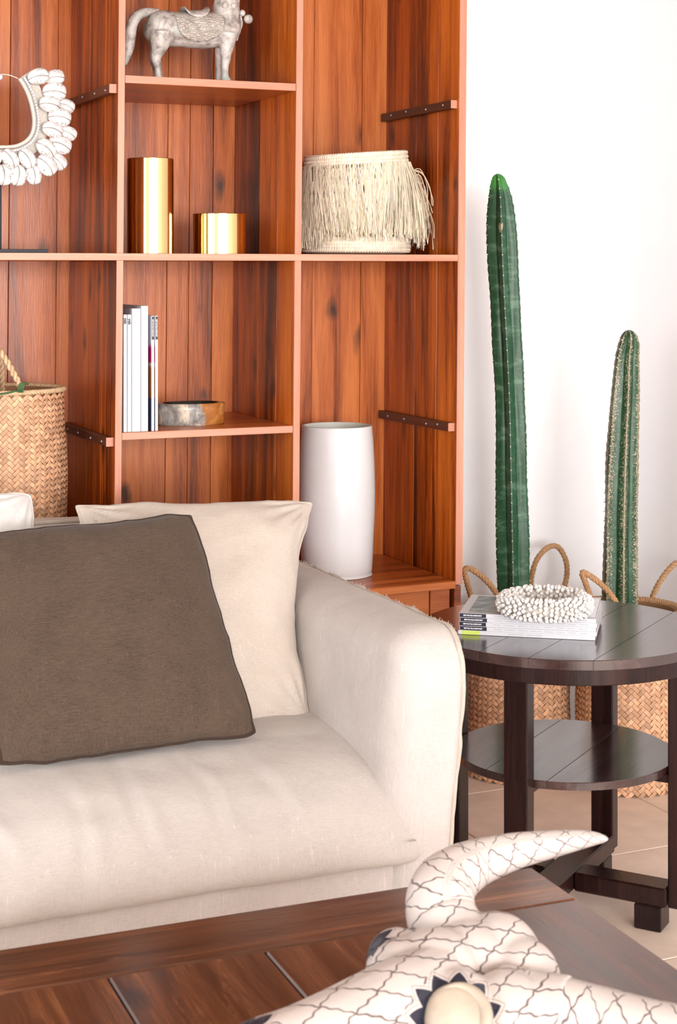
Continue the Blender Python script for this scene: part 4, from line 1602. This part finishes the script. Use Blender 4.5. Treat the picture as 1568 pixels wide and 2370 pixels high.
def cover_pic():
    m, nt, b = newmat('magazine_front_picture')
    tc = nd(nt, 'ShaderNodeTexCoord').outputs['Object']
    s = nd(nt, 'ShaderNodeSeparateXYZ', {0: tc})
    x_, y_ = s.outputs[0], s.outputs[1]
    n = nd(nt, 'ShaderNodeTexNoise', {'Vector': stretch(nt, tc, 8, 38, 'X'), 'Scale': 1, 'Detail': 5}).outputs[0]
    c = ramp(nt, mt(nt, 'ADD', mt(nt, 'MULTIPLY', y_, 3.6), mt(nt, 'MULTIPLY', mt(nt, 'SUBTRACT', n, .5), .5)),
             [(.02, (.36, .38, .36)), (.15, (.20, .24, .22)), (.20, (.012, .028, .02)), (.42, (.03, .06, .05)), (.47, (.28, .36, .38)), (.52, (.012, .025, .02)), (.75, (.06, .10, .08))])
    stripe = mt(nt, 'GREATER_THAN', mt(nt, 'SINE', mt(nt, 'ADD', mt(nt, 'MULTIPLY', x_, 150), mt(nt, 'MULTIPLY', y_, -90))), .93)
    c = mixc(nt, mt(nt, 'MULTIPLY', stripe, .5), c, (.45, .52, .55))
    wood_ = nd(nt, 'ShaderNodeMapRange', {'Value': mt(nt, 'ADD', x_, mt(nt, 'MULTIPLY', n, .08)), 'From Min': .10, 'From Max': .13}).outputs[0]
    c = mixc(nt, wood_, c, ramp(nt, n, [(.35, (.10, .05, .03)), (.5, (.45, .20, .10)), (.65, (.12, .13, .12))]))
    white = nd(nt, 'ShaderNodeMapRange', {'Value': x_, 'From Min': .205, 'From Max': .215}).outputs[0]
    c = mixc(nt, white, c, (.80, .80, .83))
    nt.links.new(c, b.inputs['Base Color'])
    b.inputs['Roughness'].default_value = .22
    return m


M['cover_pic'] = cover_pic()
MAG = []
for i in range(5):
    z0 = TZ + .0006 + i * hstack * 1.015
    ox = random.uniform(-.002, .002) + (.001 if i else -.001)
    oy = random.uniform(-.0015, .0015)
    lab = ('bottom magazine of the stack, white spine with lime green block', 'second magazine from the bottom of the side-table stack', 'middle magazine of the side-table stack, navy label on the spine',
           'second magazine from the top of the side-table stack', 'topmost magazine on the side table under the shell ring')[i]
    c0 = Vector((FL.x, FL.y, z0)) + dirx.normalized() * ox + Vector((-dirx.y, dirx.x, 0)).normalized() * oy
    t = thing('magazine', lab, 'magazine', c0, rz, 'magazines stacked on the side table')
    mm = WM[t.name]
    loc = lambda mb: mb.map(lambda v: mm @ v)
    h = hstack
    mb = MB().box((0, 0, 0), (mlen, .0012, h), .0003).box((0, .001, 0), (mlen, mdep, .0007))
    if i < 4: mb.box((0, .001, h - .0007), (mlen, mdep, h))
    curl = lambda x_, y_: .016 * max(0, x_ / mlen - .6) * (y_ / mdep) ** 2      # the curling corner of the top cover
    if i == 4:
        for zz in (h - .0006, h):
            mb.grid(lambda a_, c_: Vector((mlen * a_, .001 + (mdep - .001) * c_, zz + curl(mlen * a_, mdep * c_))), 18, 12)
    loc(mb).build('cover', M['paper'], t)
    loc(MB().box((.001, .0012, .0008), (mlen - .001, mdep - .002, h - .0008))).build('pages', M['paper2'], t)
    sm = mm @ Matrix.Rotation(R(90), 4, 'X')
    if i == 0:
        loc(MB().box((.009, -.0003, .0004), (.052, .0002, h - .0004))).build('spine_label', M['lime'], t)
        lettering('AUGUST 2014', .0048, M['inkgrey'], t, t, sm @ Matrix.Translation((.118, h / 2, .0003)), width=.036)
        lettering('WORLD RESORT', .0046, M['inkgrey'], t, t, sm @ Matrix.Translation((.162, h / 2, .0003)), width=.036)
    else:
        lb = loc(MB().box((.001, -.0003, .0006), (.064, .0002, h - .0004))).build('spine_label', M['label'], t)
        lettering('NEW BALI VILLA MARCH-MAY', .0044, M['labelw'], lb, t, sm @ Matrix.Translation((.010, h / 2, .0005)), width=.044, bold=.0002)
        for xx, wd, tx in ((.082, .017, 'BALI LAMPU'), (.106, .026, 'VILLA SEMINYAK'), (.139, .022, 'SERPIS VILLA'), (.168, .024, 'MARMEL PARCEL'), (.200, .020, 'CAREMA BALI'), (.228, .018, 'TRAVELLERS'), (.254, .018, 'FULL SPECIAL'), (.281, .018, 'FOUR LOVES')):
            if xx + wd < mlen: lettering(tx, .0032, M['inkgrey'], t, t, sm @ Matrix.Translation((xx, h / 2, .0003)), width=wd)
    if i == 4:
        loc(MB().grid(lambda a_, c_: Vector((.020 + (mlen - .023) * a_, .010 + (mdep - .026) * c_, h + .0004 + curl(.020 + (mlen - .023) * a_, .010 + (mdep - .026) * c_))), 18, 12)).build('front_picture', M['cover_pic'], t)
    MAG.append(t)
ztop = TZ + .0006 + 5 * hstack * 1.015

# ------------------------------------------------------------------ ring of shell beads
RMJ, RMN = .088, .0235
rc = at_z(1262, 1397, ztop + RMN + .002)
RG = thing('shell_bead_ring', 'thick ring of small ivory shell beads lying on the magazine stack', 'necklace', (rc.x, rc.y, ztop))
MB().tube([rc + Vector((math.cos(a) * RMJ, math.sin(a) * RMJ, 0)) for a in [2 * math.pi * k / 48 for k in range(48)]], RMN * .72, 12, closed=True).build('core', M['net'], RG, smooth=True)
bm = bmesh.new()
bmesh.ops.create_icosphere(bm, subdivisions=2, radius=1)
for v in bm.verts:
    if v.co.z > 0: v.co.z *= 1.25
    v.co.x *= .85
    v.co.y *= .85
me = bpy.data.meshes.new('bead')
bm.to_mesh(me)
bm.free()
me.polygons.foreach_set('use_smooth', [True] * len(me.polygons))
me.materials.append(M['nassa'])
rnd = random.Random(21)
beads = []
nu = 54
for i in range(nu):
    for j in range(12):
        v = 2 * math.pi * (j + .5 * (i % 2)) / 12 + rnd.uniform(-.09, .09)
        if math.cos(v) < -.2 and i % 3 == 0: continue         # fewer on the inner side
        u = 2 * math.pi * i / nu + rnd.uniform(-.025, .025)
        ct = rc + Vector((math.cos(u), math.sin(u), 0)) * RMJ
        n_ = Vector((math.cos(u) * math.cos(v), math.sin(u) * math.cos(v), math.sin(v)))
        rr = RMN * rnd.uniform(.86, .98)
        p = ct + n_ * rr
        s = rnd.uniform(.0054, .0066)
        p.z = max(p.z, ztop + s * .95)
        sc_ = n_.dot((Vector((0, 0, CH)) - p).normalized())
        dd = (n_ + Vector((rnd.uniform(-.25, .25), rnd.uniform(-.25, .25), rnd.uniform(-.25, .25)))).normalized()
        beads.append((sc_, p, dd, s))
beads.sort(key=lambda q: -q[0])
RI = WM[RG.name].inverted()
stuff = MB()
tv = [v.co.copy() for v in me.vertices]
tf = [tuple(p.vertices) for p in me.polygons]
for k, (_, p, dd, s) in enumerate(beads):
    mtx = Matrix.Translation(p) @ dd.to_track_quat('Z', 'X').to_matrix().to_4x4() @ Matrix.Diagonal((s, s, s, 1))
    if k < 300:
        o = link('bead', me, None, RG)
        o.matrix_local = RI @ mtx
    else:
        stuff.add([mtx @ v for v in tv], tf)
o = stuff.build('beads_behind', M['nassa'], RG, smooth=True)
o['kind'] = 'stuff'

# ------------------------------------------------------------------ planted baskets
def plant_basket(label, cx, cy, handles, seed, rtop, rbot, zr=.43):
    t = thing('planter_basket', label, 'basket', (cx, cy, FZ), 0, 'woven planter baskets by the wall')
    basket(t, cx, cy, FZ + .001, zr - FZ, rtop, rbot, .0125, seed, .011, 'rope')
    for P in handles:
        rope(MB(), catmull([at_Y(*p) for p in P], 8), .0088, 26, 3).build('handle', M['rope'], t, smooth=True)
    MB().lathe([(.001, zr - .085), (rtop * .5, zr - .08), (rtop - .016, zr - .09)], 32, (cx, cy, 0), fn=lambda p, a: p + Vector((0, 0, .006 * noise.noise(p * 30)))).build('soil', M['soil'], t, smooth=True)
    return t


c1 = at_Y(1198, 1400, 4.40)
c2 = at_Y(1455, 1400, 4.17)
plant_basket('plaited planter basket holding the tall smooth cactus next to the bookcase', c1.x, c1.y,
             [[(1100, 1425, 4.30), (1093, 1390, 4.30), (1082, 1350, 4.28), (1076, 1320, 4.27), (1090, 1317, 4.27), (1120, 1338, 4.27), (1146, 1368, 4.26), (1162, 1400, 4.25), (1166, 1430, 4.245)],
              [(1226, 1405, 4.50), (1230, 1345, 4.50), (1242, 1298, 4.50), (1268, 1268, 4.50), (1292, 1266, 4.50), (1310, 1295, 4.49), (1313, 1330, 4.485), (1305, 1370, 4.47), (1302, 1410, 4.46)]], 5, .160, .163)
plant_basket('plaited planter basket holding the speckled cactus in the wall corner', c2.x, c2.y,
             [[(1376, 1430, 4.130), (1370, 1392, 4.110), (1356, 1350, 4.090), (1348, 1326, 4.080), (1362, 1330, 4.080), (1392, 1352, 4.070), (1416, 1378, 4.060), (1432, 1405, 4.050), (1438, 1435, 4.045)],
              [(1503, 1420, 4.280), (1508, 1390, 4.270), (1525, 1352, 4.250), (1549, 1318, 4.230), (1572, 1302, 4.210), (1592, 1325, 4.200), (1598, 1370, 4.190), (1597, 1420, 4.190)]], 9, .156, .160, .455)


def cactus(name, label, pts, Y, ribs, rot, mat, seed, amp=.42, wob=.004, tip=.05):
    """pts: (px, py, half width px) from the soil upwards"""
    P = catmull([(at_Y(p[0], p[1], Y).x, at_Y(p[0], p[1], Y).z, p[2] / (F / (at_Y(p[0], p[1], Y).x * sT + Y * cT))) for p in pts], 22)
    base = Vector((P[0].x, Y, P[0].y))
    t = thing(name, label, 'cactus', base)
    n = ribs * 16
    vs, fs, cs = [], [], []
    N = len(P)
    z0, z1 = P[0].y, P[-1].y
    for i, p in enumerate(P):
        hf = (p.y - z0) / (z1 - z0)
        dtop = z1 - p.y
        k = 1.0
        for a in range(n):
            an = 2 * math.pi * a / n
            ph = (an * ribs / (2 * math.pi)) % 1.0
            d = abs(ph - round(ph)) * 2                    # 0 on a ridge, 1 in a valley
            ridge = 1 - d
            r = p.z * k * (1 - amp * (d ** .62))
            r *= 1 + .018 * math.sin(p.y * 225 + round(an * ribs / (2 * math.pi)) * 2) * max(0, ridge - .5) * 2
            r += wob * noise.noise(Vector((math.cos(an) * 2 + seed, math.sin(an) * 2, p.y * 6)))
            th = an + rot
            vs.append(Vector((p.x + r * math.cos(th), Y + r * math.sin(th), p.y)))
            cs.append((ridge, hf, 0))
    for i in range(N - 1):
        for a in range(n):
            b = (a + 1) % n
            fs.append((i * n + a, i * n + b, (i + 1) * n + b, (i + 1) * n + a))
    fs.append(tuple((N - 1) * n + a for a in range(n)))
    mb = MB()
    mb.add(vs, fs, cs)
    mb.build('stem', mat, t, smooth=True)
    ar = MB()
    L = 0
    for i in range(1, N):
        L += (P[i] - P[i - 1]).to_2d().length
        if L > .027:
            L = 0
            for q in range(ribs):
                th = 2 * math.pi * q / ribs + rot
                r = P[i].z * 1.0
                zz = P[i].y + .006 * math.sin(q * 2.3)
                ar.ball(Vector((P[i].x + r * math.cos(th), Y + r * math.sin(th), zz)), .0024, 6, 4, (1, 1, .9))
    o = ar.build('areoles', M['areole'], t, smooth=True)
    o['kind'] = 'stuff'
    return t


# rotation: one ridge looks at the camera, a touch to the left
view = math.atan2(-cT, -sT)
cactus('tall_cactus', 'tall smooth green columnar cactus leaning on the white wall', [(1191, 1408, 40), (1190, 1360, 40), (1187, 1200, 40), (1184, 1050, 38), (1180, 900, 36.5), (1171, 720, 37), (1165, 590, 37.5), (1162, 510, 35), (1160, 460, 29), (1156, 425, 20), (1154, 408, 12), (1153, 402, 2)],
       4.385, 5, view - R(8), M['cactus1'], 1, .45)
cactus('speckled_cactus', 'shorter dark cactus speckled with beige scale in the corner', [(1436, 1408, 43), (1436, 1380, 43), (1437, 1250, 41), (1440, 1100, 40), (1444, 1000, 37.5), (1449, 900, 33), (1452, 830, 29.5), (1456, 800, 27), (1457, 780, 21), (1457, 768, 12), (1457, 764, 2)],
       4.195, 6, view + R(2), M['cactus2'], 4, .34, .005)

# ------------------------------------------------------------------ coffee table
CZ = .42
A_, B_ = at_z(0, 2197, CZ), at_z(1232, 2006, CZ)
ctr_ = math.atan2(B_.y - A_.y, B_.x - A_.x)
CT = thing('coffee_table', 'large low walnut plank coffee table in the foreground', 'table', (B_.x, B_.y, FZ), ctr_)
CM = WM[CT.name]
cl = lambda mb: mb.map(lambda v: CM @ v)
hh = CZ - FZ
CW, CDp = 1.62, .95
cl(MB().box((-CW, -.158, hh - .04), (0, 0, hh), .004)).build('end_plank', M['coffee_x'], CT)
cl(MB().box((-CW, -CDp, hh - .04), (0, -CDp + .158, hh), .004)).build('end_plank', M['coffee_x'], CT)
x = 0.0
k = 0
for wd in (.30, .26, .25, .27, .28, .26):
    if x - wd < -CW: wd = CW + x
    cl(MB().box((x - wd + .0012, -CDp + .160, hh - .04), (x - .0012, -.160, hh + random.uniform(-.0008, .0004)), .003)).build('plank', M['coffee_y'], CT)
    x -= wd
for (a, b_, c, d) in ((-CW + .05, -.09, -.05, -.06), (-CW + .05, -CDp + .06, -.05, -CDp + .09)):
    cl(MB().box((a, b_, hh - .13), (c, d, hh - .0405), .003)).build('apron', M['coffee_x'], CT)
for (a, c) in ((-CW + .05, -CW + .08), (-.08, -.05)):
    cl(MB().box((a, -CDp + .0905, hh - .13), (c, -.0905, hh - .0405), .003)).build('apron', M['coffee_y'], CT)
for (x, y) in ((-.09, -.09), (-CW + .09, -.09), (-.09, -CDp + .09), (-CW + .09, -CDp + .09)):
    mb = MB().box((x - .038, y - .029, 0), (x + .038, y + .029, hh - .0405), .004)
    cl(mb).build('leg', M['coffee_y'], CT)

# ------------------------------------------------------------------ carved buffalo skull
sk = lambda px, py, Z: at_d(px, py, Z)
SKO = sk(1050, 2300, 2.24)
SK = thing('buffalo_skull', 'cream carved buffalo skull with net pattern and curved horns on the coffee table', 'skull', (SKO.x, SKO.y, CZ))
mb = MB()


def blob(px, py, Z, r, sc=(1, 1, 1)):
    mb.ball(sk(px, py, Z), r, 20, 14, sc)


blob(1150, 2222, 2.34, .066)
blob(1205, 2268, 2.30, .058)
blob(1080, 2245, 2.31, .068)
blob(1010, 2262, 2.27, .066)
blob(930, 2262, 2.26, .052)
blob(922, 2226, 2.31, .046)
blob(1055, 2345, 2.19, .058)
blob(1170, 2345, 2.20, .055)
path = catmull([sk(1010, 2300, 2.24), sk(900, 2340, 2.17), sk(790, 2385, 2.11), sk(690, 2420, 2.06), sk(600, 2440, 2.02), sk(560, 2450, 2.0)], 5)
rr = [.066 - .030 * i / (len(path) - 1) for i in range(len(path))]
mb.tube(path, rr, 18)
# horn sockets
path = catmull([sk(1075, 2225, 2.32), sk(1040, 2160, 2.36), sk(1023, 2118, 2.38)], 5)
mb.tube(path, [.056, .054, .053, .0525, .052, .052, .052, .052, .052, .051, .050], 18)
path = catmull([sk(1150, 2320, 2.24), sk(1230, 2340, 2.22), sk(1320, 2352, 2.20)], 5)
mb.tube(path, [.052] * 11, 18)
body = remeshed(mb, .0042, 8)
body.v = [Vector((v.x, v.y, max(v.z, CZ + .0006))) for v in body.v]
nrm_ = (Vector((0, 0, CH)) - SKO)
nrm_ = (nrm_.normalized() + UP * .35).normalized()
e1 = RIGHT
e2 = nrm_.cross(e1).normalized()
if e2.z < 0: e2 = -e2


def net_lines(nt, a, b, sa, sb_, wd, vec):
    """two families of thin wavy carved lines -> mask"""
    wn = nd(nt, 'ShaderNodeTexNoise', {'Vector': vec, 'Scale': 22, 'Detail': 3}).outputs[0]
    wob = mt(nt, 'MULTIPLY', mt(nt, 'SUBTRACT', wn, .5), .30)
    tn = nd(nt, 'ShaderNodeTexNoise', {'Vector': vec, 'Scale': 40, 'Detail': 2}).outputs[0]

    def fam(t, other, s):
        u = mt(nt, 'ADD', mt(nt, 'DIVIDE', t, s), mt(nt, 'ADD', wob, mt(nt, 'MULTIPLY', mt(nt, 'SINE', mt(nt, 'MULTIPLY', other, 430)), .030)))
        d = mt(nt, 'MULTIPLY', mt(nt, 'ABSOLUTE', mt(nt, 'SUBTRACT', mt(nt, 'FRACT', u), .5)), s)
        ww = mt(nt, 'MULTIPLY', mt(nt, 'ADD', mt(nt, 'MULTIPLY', tn, 1.3), .45), wd)
        return nd(nt, 'ShaderNodeMapRange', {'Value': mt(nt, 'DIVIDE', d, ww), 'From Min': .55, 'From Max': 1.2, 'To Min': 1, 'To Max': 0}).outputs[0]
    return mt(nt, 'MAXIMUM', fam(a, b, sa), fam(b, a, sb_))


def skull_mat():
    m, nt, b = newmat('carved_bone_skull')
    tc = nd(nt, 'ShaderNodeTexCoord').outputs['Object']
    dot = lambda v, o=(0, 0, 0): nd(nt, 'ShaderNodeVectorMath', {0: nd(nt, 'ShaderNodeVectorMath', {0: tc, 1: tuple(o)}, operation='SUBTRACT').outputs[0], 1: tuple(v)}, operation='DOT_PRODUCT').outputs['Value']
    A1 = (e1 * .80 - e2 * .60)
    A2 = (e1 * .05 + e2 * 1.0)
    msk = net_lines(nt, dot(A1), dot(A2), .040, .033, .0011, tc)
    base = (.54, .475, .445)
    n = nd(nt, 'ShaderNodeTexNoise', {'Vector': tc, 'Scale': 18, 'Detail': 4}).outputs[0]
    c = ramp(nt, n, [(.3, tuple(x * .93 for x in base)), (.7, tuple(min(1, x * 1.05) for x in base))])
    c = mixc(nt, mt(nt, 'MULTIPLY', msk, .85), c, (.045, .020, .025))
    dark = (.012, .014, .03)

    def star(c, ctr, v1, v2, r0, amp_, spikes, ph):
        o = Vector(ctr) - Vector(SK.location)
        xx, yy = dot(v1, o), dot(v2, o)
        rad = mt(nt, 'SQRT', mt(nt, 'ADD', mt(nt, 'MULTIPLY', xx, xx), mt(nt, 'MULTIPLY', yy, yy)))
        an = mt(nt, 'ADD', mt(nt, 'MULTIPLY', mt(nt, 'ARCTAN2', yy, xx), spikes / (2 * math.pi)), ph)
        tri = mt(nt, 'ABSOLUTE', mt(nt, 'SUBTRACT', mt(nt, 'MULTIPLY', mt(nt, 'FRACT', an), 2), 1))
        edge = mt(nt, 'ADD', mt(nt, 'MULTIPLY', tri, amp_), r0)
        d = mt(nt, 'SUBTRACT', rad, edge)
        near = mt(nt, 'LESS_THAN', mt(nt, 'ABSOLUTE', dot(Vector(v1).cross(Vector(v2)), o)), .075)
        clear = mt(nt, 'MULTIPLY', mt(nt, 'LESS_THAN', d, .010), near)
        c = mixc(nt, clear, c, base)
        l1 = mt(nt, 'LESS_THAN', mt(nt, 'ABSOLUTE', mt(nt, 'SUBTRACT', d, .0055)), .0009)
        c = mixc(nt, mt(nt, 'MULTIPLY', mt(nt, 'MULTIPLY', l1, near), .6), c, (.12, .07, .06))
        c = mixc(nt, mt(nt, 'MULTIPLY', mt(nt, 'LESS_THAN', d, 0), near), c, dark)
        return c
    c = star(c, EYE, e1, e2, .046, .017, 11, .45)
    c = star(c, sk(862, 2200, 2.33), e1, e2, .018, .016, 9, .2)
    c = star(c, sk(575, 2400, 2.03), e1, e2, .018, .022, 8, .1)
    nt.links.new(c, b.inputs['Base Color'])
    b.inputs['Roughness'].default_value = .32
    bp = nd(nt, 'ShaderNodeBump', {'Strength': .5, 'Distance': .0025, 'Height': mt(nt, 'SUBTRACT', 1, msk)})
    nt.links.new(bp.outputs[0], b.inputs['Normal'])
    return m


EYE = sk(1058, 2358, 2.135)
M['skull'] = skull_mat()
body.build('head', M['skull'], SK, smooth=True)


def horn_mat():
    m, nt, b = newmat('carved_bone_horn')
    tc = nd(nt, 'ShaderNodeTexCoord').outputs['Object']
    at = nd(nt, 'ShaderNodeAttribute', attribute_name='par').outputs['Vector']
    s = nd(nt, 'ShaderNodeSeparateXYZ', {0: at})
    u, v = s.outputs[0], s.outputs[1]
    tri = mt(nt, 'ABSOLUTE', mt(nt, 'SUBTRACT', mt(nt, 'MULTIPLY', u, 2), 1))       # no seam
    a = mt(nt, 'ADD', mt(nt, 'MULTIPLY', v, .40), mt(nt, 'MULTIPLY', tri, .07))
    b2 = mt(nt, 'SUBTRACT', mt(nt, 'MULTIPLY', v, .40), mt(nt, 'MULTIPLY', tri, .055))
    msk = net_lines(nt, a, b2, .031, .039, .0010, tc)
    base = (.55, .485, .455)
    c = mixc(nt, mt(nt, 'MULTIPLY', msk, .85), base, (.045, .020, .025))
    nt.links.new(c, b.inputs['Base Color'])
    b.inputs['Roughness'].default_value = .30
    bp = nd(nt, 'ShaderNodeBump', {'Strength': .5, 'Distance': .0025, 'Height': mt(nt, 'SUBTRACT', 1, msk)})
    nt.links.new(bp.outputs[0], b.inputs['Normal'])
    return m


M['horn'] = horn_mat()


def horn(pts):
    P = catmull([(*sk(p[0], p[1], p[2]), ) for p in pts], 10)
    rr = []
    for i in range(len(P)):
        k = i / 10
        a = min(int(k), len(pts) - 2)
        rr.append((pts[a][3] + (pts[a + 1][3] - pts[a][3]) * (k - a)) / F * (pts[a][2] + (pts[a + 1][2] - pts[a][2]) * (k - a)))
    MB().tube(P, rr, 28, uv=True).build('horn', M['horn'], SK, smooth=True)


horn([(1030, 2150, 2.37, 84), (1021, 2112, 2.385, 82), (1021, 2078, 2.40, 80), (1034, 2046, 2.42, 73), (1062, 2020, 2.44, 63), (1098, 2000, 2.46, 54), (1142, 1984, 2.47, 47), (1195, 1969, 2.48, 40.5), (1258, 1957, 2.48, 33), (1318, 1947, 2.47, 25.5), (1366, 1941, 2.46, 17.5), (1395, 1941, 2.45, 10), (1408, 1942, 2.45, 2)])
horn([(1220, 2338, 2.225, 92), (1310, 2352, 2.20, 84), (1400, 2368, 2.18, 78), (1500, 2386, 2.15, 71), (1600, 2398, 2.12, 65), (1700, 2398, 2.09, 56), (1790, 2384, 2.07, 45), (1860, 2360, 2.06, 32), (1910, 2330, 2.06, 16), (1930, 2312, 2.06, 3)])
# bone dome in the near eye socket, with its raised lid
Me = Matrix((e1, e2, nrm_)).transposed()
DOME = MB().ball(EYE, .043, 32, 18, (1, 1.02, .55), Me.to_4x4()).build('eye_dome', M['bone'], SK, smooth=True)
mb = MB()
P = []
for k in range(30):
    a = R(-130) + R(260) * k / 29
    P.append(EYE + e1 * (.036 * math.cos(a) + .002) + e2 * .037 * math.sin(a) + nrm_ * (.012 - .004 * abs(math.sin(a))))
mb.tube(P, [.0035 + .006 * math.sin(math.pi * k / 29) for k in range(30)], 10)
mb.build('eye_lid', M['bone'], DOME, smooth=True, root=SK)
